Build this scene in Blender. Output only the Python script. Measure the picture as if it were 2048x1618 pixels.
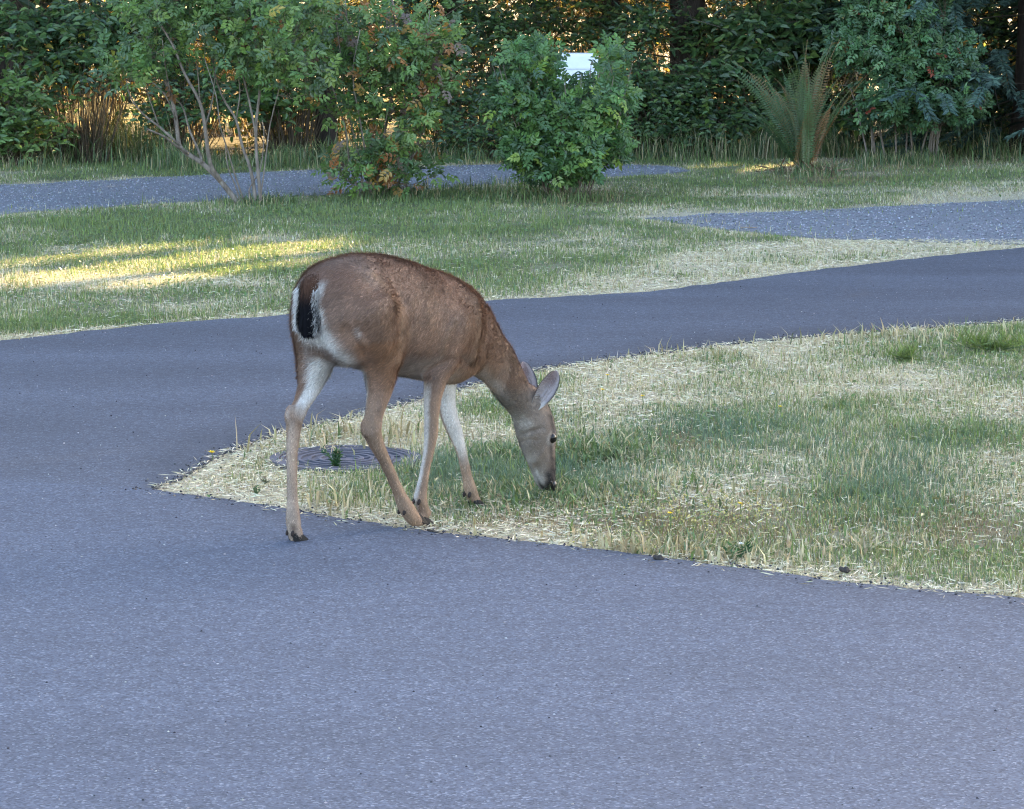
import bpy, bmesh, math
import numpy as np
from mathutils import Vector

for o in list(bpy.data.objects):
    bpy.data.objects.remove(o)
scene = bpy.context.scene
COL = scene.collection

# ------------------------------------------------------------------ camera
CAM_H = 1.6
FPX = 5700.0                                   # focal length in photo pixels (photo is 2048 wide)
PITCH = math.atan((809 + 15) / FPX)
cam_data = bpy.data.cameras.new("camera")
cam_data.sensor_width = 36.0
cam_data.lens = FPX / 2048.0 * 36.0
cam_data.clip_end = 2000.0
cam = bpy.data.objects.new("camera", cam_data)
cam.location = (0, 0, CAM_H)
cam.rotation_euler = (math.pi / 2 - PITCH, 0, 0)
COL.objects.link(cam)
scene.camera = cam

# ------------------------------------------------------------------ sky and sun
SUN_AZ = math.radians(33)                      # clockwise from +Y: behind the wood, to the right
SUN_EL = math.radians(16)
SUN = np.array([math.sin(SUN_AZ) * math.cos(SUN_EL), math.cos(SUN_AZ) * math.cos(SUN_EL), math.sin(SUN_EL)])
world = bpy.data.worlds.new("World")
scene.world = world
world.use_nodes = True
wn, wl = world.node_tree.nodes, world.node_tree.links
wn.clear()
sky = wn.new("ShaderNodeTexSky")
sky.sky_type = 'NISHITA'
sky.sun_disc = False
sky.sun_elevation = SUN_EL
sky.sun_rotation = SUN_AZ
sky.air_density = 0.8
sky.dust_density = 3.0
sky.ozone_density = 0.6
bg = wn.new("ShaderNodeBackground")
bg.inputs[1].default_value = 0.15
wo = wn.new("ShaderNodeOutputWorld")
wl.new(sky.outputs[0], bg.inputs[0])
wl.new(bg.outputs[0], wo.inputs[0])

sun_data = bpy.data.lights.new("sun", 'SUN')
sun_data.energy = 5.0
sun_data.angle = math.radians(0.5)
sun_data.color = (1.0, 0.76, 0.34)
sun = bpy.data.objects.new("sun", sun_data)
sun.rotation_euler = Vector(SUN).to_track_quat('Z', 'Y').to_euler()
sun.location = (20, 40, 30)
COL.objects.link(sun)

scene.view_settings.view_transform = 'Standard'
scene.view_settings.look = 'None'
scene.view_settings.exposure = 3.1
scene.view_settings.gamma = 1.0
scene.view_settings.use_curve_mapping = False
scene.cycles.use_denoising = True
scene.cycles.denoising_prefilter = 'ACCURATE'
scene.cycles.sample_clamp_indirect = 3.0
scene.cycles.filter_width = 1.15
scene.cycles.max_bounces = 6
scene.cycles.diffuse_bounces = 3
scene.cycles.transmission_bounces = 4

# ------------------------------------------------------------------ pixel -> world helpers
_c, _s = math.cos(PITCH), math.sin(PITCH)
def ray(px, py):
    a = (px - 1024) / FPX; b = -(py - 809) / FPX
    return np.array([a, _c + b * _s, -_s + b * _c])
def gnd(px, py, z=0.0):
    r = ray(px, py); t = (z - CAM_H) / r[2]
    return np.array([0, 0, CAM_H]) + t * r
def at(px, py, Y):
    r = ray(px, py); return np.array([0, 0, CAM_H]) + r * (Y / r[1])
def to_px(X, Y, Z=0.0):
    d2 = Z - CAM_H
    yy = Y * _c - d2 * _s; zz = Y * _s + d2 * _c
    return 1024 + FPX * X / yy, 809 - FPX * zz / yy

# ------------------------------------------------------------------ mesh helpers
def tag(o, label=None, cat=None, group=None, kind=None):
    if label: o["label"] = label
    if cat: o["category"] = cat
    if group: o["group"] = group
    if kind: o["kind"] = kind
    return o
def empty(name, loc, rz=0.0):
    o = bpy.data.objects.new(name, None); o.location = loc; o.rotation_euler = (0, 0, rz)
    o.empty_display_size = 0.1
    COL.objects.link(o); return o
def np_mesh(name, V, F, col=None, smooth=False):
    """V (n,3); F (m,k) all faces with k corners, or list of such arrays"""
    V = np.ascontiguousarray(V, dtype=np.float32)
    Fs = F if isinstance(F, list) else [F]
    me = bpy.data.meshes.new(name)
    nl = sum(f.size for f in Fs); npoly = sum(len(f) for f in Fs)
    me.vertices.add(len(V)); me.vertices.foreach_set("co", V.ravel())
    me.loops.add(nl); me.polygons.add(npoly)
    me.loops.foreach_set("vertex_index", np.concatenate([f.ravel() for f in Fs]).astype(np.int32))
    tot = np.concatenate([np.full(len(f), f.shape[1], np.int32) for f in Fs])
    st = np.concatenate([[0], np.cumsum(tot)[:-1]]).astype(np.int32)
    me.polygons.foreach_set("loop_start", st)
    try: me.polygons.foreach_set("loop_total", tot)
    except Exception: pass
    me.polygons.foreach_set("use_smooth", np.full(npoly, smooth))
    if col is not None:
        a = me.attributes.new("Col", 'FLOAT_COLOR', 'POINT')
        c4 = np.ones((len(V), 4), np.float32); c4[:, :3] = col
        a.data.foreach_set("color", c4.ravel())
    me.update(calc_edges=True); me.validate()
    return me
def add(name, me, mat, parent=None, loc=None):
    o = bpy.data.objects.new(name, me)
    if mat is not None: me.materials.append(mat)
    if parent is not None: o.parent = parent
    if loc is not None: o.location = loc
    COL.objects.link(o); return o
def nrm(a):
    return a / np.maximum(np.linalg.norm(a, axis=-1, keepdims=True), 1e-9)
def tube(pts, rad, sides=7, cap=True, capk=.3):
    """closed tapered tube along a polyline; rad scalar list or (n,2) half-sizes"""
    pts = np.asarray(pts, float); n = len(pts)
    rad = np.asarray(rad, float)
    if rad.ndim == 1: rad = np.stack([rad, rad], 1)
    T = np.zeros_like(pts); T[1:-1] = pts[2:] - pts[:-2]; T[0] = pts[1] - pts[0]; T[-1] = pts[-1] - pts[-2]
    T = nrm(T)
    ref = np.array([0, 0, 1.0]) if abs(T[0][2]) < 0.9 else np.array([1.0, 0, 0])
    V = []
    a = np.linspace(0, 2 * np.pi, sides, endpoint=False)
    x = nrm(np.cross(ref, T[0]))
    for i in range(n):
        x = nrm(x - T[i] * (x @ T[i])); y = np.cross(T[i], x)
        V.append(pts[i] + np.outer(np.cos(a), x) * rad[i, 0] + np.outer(np.sin(a), y) * rad[i, 1])
    V = np.concatenate(V)
    q = []
    for i in range(n - 1):
        for k in range(sides):
            k2 = (k + 1) % sides
            q.append((i * sides + k, i * sides + k2, (i + 1) * sides + k2, (i + 1) * sides + k))
    t = []
    if cap:
        V = np.concatenate([V, pts[:1] - T[0] * rad[0].mean() * capk, pts[-1:] + T[-1] * rad[-1].mean() * capk])
        b, e = n * sides, n * sides + 1
        for k in range(sides):
            k2 = (k + 1) % sides
            t.append((b, k2, k)); t.append((e, (n - 1) * sides + k, (n - 1) * sides + k2))
    return V, np.array(q, int).reshape(-1, 4), np.array(t, int).reshape(-1, 3)
def join(parts):
    """parts of (V, quads, tris)"""
    Vs, Q, T, off = [], [], [], 0
    for V, q, t in parts:
        Vs.append(V); Q.append(q + off); T.append(t + off); off += len(V)
    return np.concatenate(Vs), [a for a in (np.concatenate(Q), np.concatenate(T)) if len(a)]
def box_geo(x0, x1, y0, y1, z0, z1):
    V = np.array([(x, y, z) for z in (z0, z1) for y in (y0, y1) for x in (x0, x1)], float)
    Q = np.array([(0, 2, 3, 1), (4, 5, 7, 6), (0, 1, 5, 4), (2, 6, 7, 3), (0, 4, 6, 2), (1, 3, 7, 5)])
    return V, Q, np.zeros((0, 3), int)
def bevel(me, w, seg=2):
    bm = bmesh.new(); bm.from_mesh(me)
    bmesh.ops.bevel(bm, geom=bm.edges[:], offset=w, segments=seg, affect='EDGES', profile=0.5)
    bm.to_mesh(me); bm.free(); me.update()
_RT = {}
def vnoise(x, y, scale, seed):
    if seed not in _RT: _RT[seed] = np.random.RandomState(seed).rand(128, 128)
    g = _RT[seed]; X = np.asarray(x) / scale; Y = np.asarray(y) / scale
    xi = np.floor(X).astype(int); yi = np.floor(Y).astype(int)
    fx = X - xi; fy = Y - yi; fx = fx * fx * (3 - 2 * fx); fy = fy * fy * (3 - 2 * fy)
    a = g[xi % 128, yi % 128]; b = g[(xi + 1) % 128, yi % 128]; c = g[xi % 128, (yi + 1) % 128]; d = g[(xi + 1) % 128, (yi + 1) % 128]
    return (a * (1 - fx) + b * fx) * (1 - fy) + (c * (1 - fx) + d * fx) * fy
def inside(x, y, poly):
    r = np.zeros(len(x), bool); n = len(poly)
    for i in range(n):
        x0, y0 = poly[i]; x1, y1 = poly[(i + 1) % n]
        if y0 == y1: continue
        c = ((y0 > y) != (y1 > y)) & (x < (x1 - x0) * (y - y0) / (y1 - y0) + x0)
        r ^= c
    return r
def edge_dist(x, y, poly):
    d = np.full(len(x), 1e9); n = len(poly)
    for i in range(n):
        a = np.array(poly[i]); b = np.array(poly[(i + 1) % n]); ab = b - a
        t = np.clip(((x - a[0]) * ab[0] + (y - a[1]) * ab[1]) / max(ab @ ab, 1e-9), 0, 1)
        d = np.minimum(d, np.hypot(x - a[0] - t * ab[0], y - a[1] - t * ab[1]))
    return d

# ------------------------------------------------------------------ materials
class NB:
    def __init__(s, name):
        s.m = bpy.data.materials.new(name); s.m.use_nodes = True
        s.n, s.l = s.m.node_tree.nodes, s.m.node_tree.links
        s.n.clear(); s.out = s.n.new("ShaderNodeOutputMaterial")
    def node(s, t, **k):
        n = s.n.new(t)
        for a, b in k.items():
            if a.startswith("i_"):
                key = a[2:]; key = int(key) if key.isdigit() else key.replace("_", " ")
                n.inputs[key].default_value = b
            else: setattr(n, a, b)
        return n
    def link(s, a, b): s.l.new(a, b)
def leaf_mat(name, transl=0.3, rough=0.55, spec=0.4):
    b = NB(name)
    at_ = b.node("ShaderNodeAttribute", attribute_name="Col")
    p = b.node("ShaderNodeBsdfPrincipled", i_Roughness=rough)
    p.inputs["Specular IOR Level"].default_value = spec
    b.link(at_.outputs["Color"], p.inputs["Base Color"])
    t = b.node("ShaderNodeBsdfTranslucent")
    b.link(at_.outputs["Color"], t.inputs["Color"])
    mx = b.node("ShaderNodeMixShader", i_0=transl)
    b.link(p.outputs[0], mx.inputs[1]); b.link(t.outputs[0], mx.inputs[2])
    b.link(mx.outputs[0], b.out.inputs[0])
    return b.m
def noise_mat(name, c0, c1, scale, rough=0.85, bump=0.3, dist=0.01, detail=6, spec=0.3, stretch=None, coord="Object"):
    b = NB(name)
    tc = b.node("ShaderNodeTexCoord")
    mp = b.node("ShaderNodeMapping")
    if stretch: mp.inputs["Scale"].default_value = stretch
    b.link(tc.outputs[coord], mp.inputs[0])
    n = b.node("ShaderNodeTexNoise", i_Scale=scale, i_Detail=detail, i_Roughness=0.65)
    b.link(mp.outputs[0], n.inputs["Vector"])
    r = b.node("ShaderNodeValToRGB")
    r.color_ramp.elements[0].color = (*c0, 1); r.color_ramp.elements[0].position = .32
    r.color_ramp.elements[1].color = (*c1, 1); r.color_ramp.elements[1].position = .68
    b.link(n.outputs[0], r.inputs[0])
    p = b.node("ShaderNodeBsdfPrincipled", i_Roughness=rough)
    p.inputs["Specular IOR Level"].default_value = spec
    b.link(r.outputs[0], p.inputs["Base Color"])
    bp = b.node("ShaderNodeBump", i_Strength=bump, i_Distance=dist)
    b.link(n.outputs[0], bp.inputs["Height"]); b.link(bp.outputs[0], p.inputs["Normal"])
    b.link(p.outputs[0], b.out.inputs[0])
    return b.m
def asphalt_mat(name, dark, mid, lite, big=0.25):
    b = NB(name)
    tc = b.node("ShaderNodeTexCoord")
    v = b.node("ShaderNodeTexVoronoi", i_Scale=190.0)
    b.link(tc.outputs["Object"], v.inputs["Vector"])
    r = b.node("ShaderNodeValToRGB"); e = r.color_ramp.elements
    e[0].position = 0.0; e[0].color = (*dark, 1); e[1].position = 1.0; e[1].color = (*lite, 1)
    k = e.new(.35); k.color = (*mid, 1); k = e.new(.86); k.color = tuple(x * 1.25 for x in mid) + (1,)
    sep = b.node("ShaderNodeSeparateColor"); b.link(v.outputs["Color"], sep.inputs[0])
    b.link(sep.outputs[0], r.inputs[0])
    n1 = b.node("ShaderNodeTexNoise", i_Scale=0.9, i_Detail=5.0)
    mp = b.node("ShaderNodeMapping"); mp.inputs["Scale"].default_value = (0.5, 1.6, 1); mp.inputs["Rotation"].default_value = (0, 0, .25)
    b.link(tc.outputs["Object"], mp.inputs[0]); b.link(mp.outputs[0], n1.inputs["Vector"])
    n2 = b.node("ShaderNodeTexNoise", i_Scale=28.0, i_Detail=4.0)
    b.link(tc.outputs["Object"], n2.inputs["Vector"])
    m1 = b.node("ShaderNodeMapRange", i_1=.3, i_2=.7, i_3=1 - big, i_4=1 + big); b.link(n1.outputs[0], m1.inputs[0])
    m2 = b.node("ShaderNodeMapRange", i_1=.3, i_2=.7, i_3=.86, i_4=1.14); b.link(n2.outputs[0], m2.inputs[0])
    mm = b.node("ShaderNodeMath", operation='MULTIPLY'); b.link(m1.outputs[0], mm.inputs[0]); b.link(m2.outputs[0], mm.inputs[1])
    vm = b.node("ShaderNodeVectorMath", operation='SCALE'); b.link(r.outputs[0], vm.inputs[0]); b.link(mm.outputs[0], vm.inputs["Scale"])
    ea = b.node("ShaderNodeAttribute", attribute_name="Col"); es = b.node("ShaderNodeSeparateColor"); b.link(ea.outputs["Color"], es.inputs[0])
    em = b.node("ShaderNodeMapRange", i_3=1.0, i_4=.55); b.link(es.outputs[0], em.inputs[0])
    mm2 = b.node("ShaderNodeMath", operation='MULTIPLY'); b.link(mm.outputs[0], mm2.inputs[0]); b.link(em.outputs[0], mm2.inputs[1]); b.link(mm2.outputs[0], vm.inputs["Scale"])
    p = b.node("ShaderNodeBsdfPrincipled", i_Roughness=.75)
    p.inputs["Specular IOR Level"].default_value = .35
    b.link(vm.outputs[0], p.inputs["Base Color"])
    bp = b.node("ShaderNodeBump", i_Strength=.55, i_Distance=.004)
    ad = b.node("ShaderNodeMath", operation='ADD'); b.link(sep.outputs[1], ad.inputs[0]); b.link(n2.outputs[0], ad.inputs[1])
    b.link(ad.outputs[0], bp.inputs["Height"]); b.link(bp.outputs[0], p.inputs["Normal"])
    b.link(p.outputs[0], b.out.inputs[0])
    return b.m
def col_mat(name, rough=.9, nscale=60., amp=.3, bump=.5, dist=.01, spec=.2):
    """vertex colour times fine noise"""
    b = NB(name)
    a = b.node("ShaderNodeAttribute", attribute_name="Col")
    tc = b.node("ShaderNodeTexCoord")
    n = b.node("ShaderNodeTexNoise", i_Scale=nscale, i_Detail=6.0, i_Roughness=.7)
    b.link(tc.outputs["Object"], n.inputs["Vector"])
    m = b.node("ShaderNodeMapRange", i_1=.25, i_2=.75, i_3=1 - amp, i_4=1 + amp); b.link(n.outputs[0], m.inputs[0])
    vm = b.node("ShaderNodeVectorMath", operation='SCALE'); b.link(a.outputs["Color"], vm.inputs[0]); b.link(m.outputs[0], vm.inputs["Scale"])
    p = b.node("ShaderNodeBsdfPrincipled", i_Roughness=rough); p.inputs["Specular IOR Level"].default_value = spec
    b.link(vm.outputs[0], p.inputs["Base Color"])
    bp = b.node("ShaderNodeBump", i_Strength=bump, i_Distance=dist)
    b.link(n.outputs[0], bp.inputs["Height"]); b.link(bp.outputs[0], p.inputs["Normal"])
    b.link(p.outputs[0], b.out.inputs[0])
    return b.m
M_GROUND = col_mat("soil_and_thatch", nscale=45, amp=.5, bump=.8, dist=.02)
M_ROAD = asphalt_mat("road_asphalt", (.036, .042, .058), (.064, .074, .101), (.17, .185, .22), .10)
M_DRIVE = asphalt_mat("driveway_asphalt", (.032, .036, .048), (.056, .063, .083), (.15, .16, .19), .20)
M_GRAVEL = noise_mat("gravel", (.16, .163, .18), (.25, .255, .28), 45, rough=.95, bump=1.0, dist=.03, detail=9)
M_STONE = col_mat("pebble_stone", nscale=120, amp=.25, bump=.3, dist=.003)
M_GRASS = leaf_mat("grass_blade", .25, .6, .3)
M_LEAF = leaf_mat("leaf", .30, .36, .5)
M_NEEDLE = leaf_mat("needle", .15, .6, .3)
M_STEM = noise_mat("shrub_stem_bark", (.10, .075, .058), (.30, .24, .19), 30, bump=.5, stretch=(1, 1, .25))
M_BARK = noise_mat("conifer_bark", (.022, .016, .012), (.075, .055, .042), 14, bump=1.0, dist=.04, stretch=(1, 1, .2))
M_TWIG = leaf_mat("dry_twig", .05, .8, .2)
M_WHITE = noise_mat("white_plastic", (.70, .72, .74), (.80, .81, .82), 6, rough=.5, bump=.02, spec=.4)
M_GREYM = noise_mat("grey_plinth", (.25, .25, .25), (.36, .36, .36), 12)
M_COVER = noise_mat("cover_plastic", (.06, .058, .070), (.12, .115, .14), 25, rough=.65, bump=.2, dist=.004)
M_FUR = col_mat("deer_coat", rough=.75, nscale=140, amp=.20, bump=.25, dist=.003, spec=.15)
M_HAIR = leaf_mat("deer_hair", .1, .5, .38)
M_TAILHAIR = leaf_mat("tail_hair", .0, .7, .08)
M_HOOF = noise_mat("hoof_horn", (.010, .009, .009), (.026, .023, .021), 60, rough=.7, bump=.1, spec=.2)
def simple(name, c, rough, spec=.5, coat=0):
    b = NB(name)
    tc = b.node("ShaderNodeTexCoord"); n = b.node("ShaderNodeTexNoise", i_Scale=40.0); b.link(tc.outputs["Object"], n.inputs["Vector"])
    m = b.node("ShaderNodeMapRange", i_3=.8, i_4=1.2); b.link(n.outputs[0], m.inputs[0])
    vm = b.node("ShaderNodeVectorMath", operation='SCALE'); vm.inputs[0].default_value = c; b.link(m.outputs[0], vm.inputs["Scale"])
    p = b.node("ShaderNodeBsdfPrincipled", i_Roughness=rough); p.inputs["Specular IOR Level"].default_value = spec
    p.inputs["Coat Weight"].default_value = coat
    b.link(vm.outputs[0], p.inputs["Base Color"]); b.link(p.outputs[0], b.out.inputs[0]); return b.m
M_EYE = simple("eye_black", (.006, .005, .006), .12, .35, 0.0)
M_DEW = simple("dewclaw_horn", (.035, .024, .02), .7, .2)
M_NOSE = simple("nose_leather", (.012, .011, .012), .35)
M_YELLOW = simple("petal_yellow", (.85, .62, .03), .6, .2)
M_PETALW = simple("petal_white", (.8, .8, .75), .6, .2)

# ------------------------------------------------------------------ ground layout (from the photo's edges)
def G(pts): return [tuple(gnd(*p)[:2]) for p in pts]
ISLE_TOP = [(300, 985), (330, 970), (385, 945), (430, 916), (560, 868), (700, 838), (830, 805), (1000, 757), (1100, 737), (1250, 717), (1400, 697), (1600, 677), (1800, 662), (2048, 642), (2500, 606)]
ISLE_BOT = [(300, 985), (450, 1005), (600, 1029), (720, 1050), (860, 1072), (1100, 1096), (1300, 1120), (1500, 1146), (1700, 1174), (2048, 1206), (2600, 1262)]
DRIVE_TOP = [(-700, 775), (0, 684), (300, 652), (580, 631), (980, 604), (1300, 586), (1600, 547), (1850, 517), (2048, 497), (2600, 447)]
def jitter_line(P, step, amp, seed):
    rs = np.random.RandomState(seed); out = []
    for a, b in zip(P[:-1], P[1:]):
        a, b = np.array(a), np.array(b); L = np.hypot(*(b - a)); n = max(1, int(L / step))
        for i in range(n):
            q = a + (b - a) * i / n
            out.append(tuple(q + rs.normal(0, amp, 2) * min(1, i)))
    out.append(tuple(P[-1])); return out
isle_top = jitter_line(G(ISLE_TOP), .07, .010, 1)
isle_bot = jitter_line(G(ISLE_BOT), .06, .008, 2)
drive_top = jitter_line(G(DRIVE_TOP), .12, .015, 3)
POLY_ISLE = isle_top + isle_bot[::-1][:-1]
POLY_DRIVE = drive_top + isle_top[::-1] + G([(0, 969), (-900, 952)])
POLY_ROAD = G([(-900, 950), (0, 967)]) + isle_bot + [(6.5, 6.4), (6.5, -9), (-6.5, -9), (-6.5, 8.6)]
POLY_BACK = jitter_line(G([(-900, 420), (0, 371), (300, 356), (640, 341), (1000, 330), (1200, 327), (1340, 334), (1385, 343), (1250, 352), (1000, 368), (640, 391), (300, 407), (0, 431), (-900, 520)]), .3, .05, 4)
POLY_RIGHT = jitter_line(G([(1290, 437), (1450, 428), (1640, 422), (1850, 410), (2048, 400), (2700, 372), (2700, 440), (2048, 489), (1985, 489), (1850, 484), (1640, 477), (1450, 460)]), .2, .035, 5)
def sheet(name, poly, z, mat, thick, kind="structure"):
    n = len(poly)
    V = [(x, y, z) for x, y in poly] + [(x, y, z - thick) for x, y in poly]
    bm = bmesh.new(); vs = [bm.verts.new(v) for v in V]
    f = bm.faces.new(vs[:n])
    for i in range(n):
        j = (i + 1) % n; bm.faces.new((vs[i], vs[n + i], vs[n + j], vs[j]))
    bmesh.ops.recalc_face_normals(bm, faces=bm.faces[:])
    f.normal_update()
    if f.normal.z < 0:
        for q in bm.faces: q.normal_flip()
    bmesh.ops.triangulate(bm, faces=[f])
    me = bpy.data.meshes.new(name); bm.to_mesh(me); bm.free()
    o = add(name, me, mat); tag(o, kind=kind); return o
def offset_line(line, off, taper=.6):
    """smooth parallel of an edge, closing on its first point"""
    P = np.array(line); seg = np.hypot(*np.diff(P, axis=0).T); arc = np.concatenate([[0], np.cumsum(seg)])
    k = np.arange(-12, 13); T = np.stack([P[np.clip(np.arange(len(P)) + 12, 0, len(P) - 1)] - P[np.clip(np.arange(len(P)) - 12, 0, len(P) - 1)]], 0)[0]
    N = nrm(np.stack([-T[:, 1], T[:, 0]], 1)); Q = P + N * (off * np.clip(arc / taper, 0, 1))[:, None]
    for _ in range(3): Q[1:-1] = (Q[:-2] + Q[1:-1] + Q[2:]) / 3
    return [tuple(q) for q in Q]
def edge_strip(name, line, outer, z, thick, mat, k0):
    """darker asphalt along the lawn, fading out to the sheet it joins"""
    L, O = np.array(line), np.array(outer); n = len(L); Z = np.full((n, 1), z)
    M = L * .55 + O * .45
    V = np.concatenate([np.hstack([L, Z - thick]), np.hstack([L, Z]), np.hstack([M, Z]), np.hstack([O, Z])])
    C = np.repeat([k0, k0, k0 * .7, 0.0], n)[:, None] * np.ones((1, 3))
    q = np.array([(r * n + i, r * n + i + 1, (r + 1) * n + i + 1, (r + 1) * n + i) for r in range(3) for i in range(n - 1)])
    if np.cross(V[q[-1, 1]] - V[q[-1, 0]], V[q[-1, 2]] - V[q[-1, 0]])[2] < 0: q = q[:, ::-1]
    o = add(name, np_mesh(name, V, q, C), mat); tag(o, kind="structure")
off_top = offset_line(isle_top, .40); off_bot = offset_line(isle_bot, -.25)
sheet("driveway", drive_top + off_top[::-1] + G([(0, 969), (-900, 952)]), .008, M_DRIVE, .03)
edge_strip("driveway_edge", isle_top, off_top, .008, .03, M_DRIVE, .75)  # cleaner, less worn edge
sheet("road", G([(-900, 950), (0, 967)]) + off_bot + [(6.5, 6.4), (6.5, -9), (-6.5, -9), (-6.5, 8.6)], .013, M_ROAD, .035)
edge_strip("road_edge", isle_bot, off_bot, .013, .035, M_ROAD, .5)  # dark crumbly edge, with contact shade painted into the colour
sheet("gravel_track", POLY_BACK, .006, M_GRAVEL, .03)
sheet("gravel_verge", POLY_RIGHT, .005, M_GRAVEL, .03)

STRAW = np.array([.52, .44, .25]); PALE = np.array([.66, .585, .41]); GREEN = np.array([.165, .205, .068])
BLUEG = np.array([.130, .185, .095]); BROWN = np.array([.27, .185, .10]); LIME = np.array([.22, .29, .07])
# patches seen on the lawns: photo x, y, radii, dryness change, tone
BLOBS = [(450, 965, 220, 60, .55), (800, 870, 130, 50, .4), (1215, 800, 90, 110, .30), (1230, 900, 100, 40, .2), (1500, 985, 150, 35, .35), (1900, 830, 150, 60, .22),
         (1620, 740, 200, 40, .2), (1330, 740, 150, 50, .15), (1100, 965, 260, 60, -0.43), (880, 950, 110, 50, -0.40), (1380, 850, 130, 40, -0.29), (1540, 880, 140, 50, -0.22),
         (1700, 930, 150, 50, -0.25), (1930, 700, 170, 50, -0.40), (1820, 930, 170, 60, -0.22), (1750, 720, 80, 30, -0.22), (1450, 800, 120, 40, -0.11), (1650, 1050, 350, 50, -0.07),
         (300, 450, 380, 30, -0.32), (820, 430, 330, 35, -0.36), (1050, 400, 200, 30, -0.36), (1500, 385, 250, 30, -0.18), (1900, 345, 220, 30, -0.32), (250, 530, 300, 35, -0.14),
         (1250, 465, 250, 22, .35), (1750, 500, 300, 22, .45), (1500, 540, 350, 30, .25), (1950, 390, 200, 14, .4), (1100, 560, 200, 40, .15), (300, 340, 500, 20, -0.36), (900, 310, 700, 22, -0.32)]
BROWNB = [(1400, 1045, 230, 45), (1080, 1045, 160, 18), (1360, 890, 50, 18), (1950, 1060, 120, 40), (1650, 355, 120, 14), (1800, 325, 130, 16), (1150, 395, 110, 14)]
BLUEB = [(1150, 960, 230, 70), (880, 960, 90, 60), (1800, 960, 200, 90), (1400, 870, 200, 60)]
def blob_sum(px, py, L, k=None):
    r = np.zeros(len(px))
    for b in L:
        w = np.exp(-(((px - b[0]) / b[2]) ** 2 + ((py - b[1]) / b[3]) ** 2) * .9)
        r = r + w * (b[4] if k is None else k)
    return r
def lawn(x, y):
    """dryness 0..1, browness, blueness, edge distance for ground points"""
    px, py = to_px(x, y)
    ok = y > 3
    px = np.where(ok, px, 0); py = np.where(ok, py, 3000)
    n = vnoise(x, y * .8, .55, 11) * .5 + vnoise(x, y * .8, .19, 12) * .3 + vnoise(x, y, 1.6, 13) * .45
    d = .47 + (n - .62) * 1.6 + blob_sum(px, py, BLOBS)
    e = np.minimum(edge_dist(x, y, isle_bot_s + isle_top_s[::-1]), edge_dist(x, y, drive_s))
    e2 = np.minimum(edge_dist(x, y, POLY_BACK_S), edge_dist(x, y, POLY_RIGHT_S))
    d = d + .75 * np.exp(-(e / .13) ** 2) + .45 * np.exp(-(e2 / .25) ** 2)
    return np.clip(d, 0.02, .97), np.clip(blob_sum(px, py, BROWNB, 1), 0, 1), np.clip(blob_sum(px, py, BLUEB, 1), 0, 1), np.minimum(e, e2)
isle_bot_s, isle_top_s = G(ISLE_BOT), G(ISLE_TOP)
drive_s = G(DRIVE_TOP) + [tuple(gnd(2600, 300)[:2]), tuple(gnd(2600, 290)[:2])]
drive_s = G(DRIVE_TOP)
drive_s = drive_s + drive_s[::-1][1:-1]
POLY_BACK_S = POLY_BACK[::3]; POLY_RIGHT_S = POLY_RIGHT[::3]
WOOD_Y = 27.2
xs = np.unique(np.concatenate([np.linspace(-900, -60, 8), np.linspace(-60, -7, 16), np.arange(-7, 7.01, .09), np.linspace(7, 60, 16), np.linspace(60, 900, 8)]))
ys = np.unique(np.concatenate([np.linspace(-300, -10, 6), np.linspace(-10, 6.5, 12), np.arange(6.5, 32, .11), np.linspace(32, 70, 18), np.linspace(70, 1500, 10)]))
GX, GY = np.meshgrid(xs, ys); gx, gy = GX.ravel(), GY.ravel()
gd, gb, gbl, ge = lawn(gx, gy)
gz = (vnoise(gx, gy, .4, 21) - .5) * .012
inp = inside(gx, gy, POLY_DRIVE) | inside(gx, gy, POLY_ROAD)
gz = np.where(inp | (ge < .12), np.minimum(gz, 0) * .4 - .002, gz)
gcol = (PALE * .62)[None] * gd[:, None] + (np.array([.085, .095, .045]))[None] * (1 - gd[:, None])
gcol = gcol * (1 - .5 * gb[:, None]) + np.array([.17, .12, .07]) * .5 * gb[:, None]
wood = np.clip((gy - WOOD_Y) / 1.2 + (vnoise(gx, gy, .8, 22) - .5), 0, 1)[:, None]
gcol = gcol * (1 - wood) + np.array([.10, .072, .042]) * wood
# open dry field beyond the wood
fld = (np.clip((gy - 33) / 2, 0, 1) * np.clip((47 - gy) / 4, 0, 1))[:, None]
gcol = gcol * (1 - fld) + np.array([.36, .27, .10]) * fld
nx, ny = len(xs), len(ys)
ii = np.arange(nx * ny).reshape(ny, nx)
GF = np.stack([ii[:-1, :-1], ii[:-1, 1:], ii[1:, 1:], ii[1:, :-1]], -1).reshape(-1, 4)
o = add("ground", np_mesh("ground", np.stack([gx, gy, gz], 1), GF, gcol, True), M_GROUND); tag(o, kind="structure")

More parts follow.
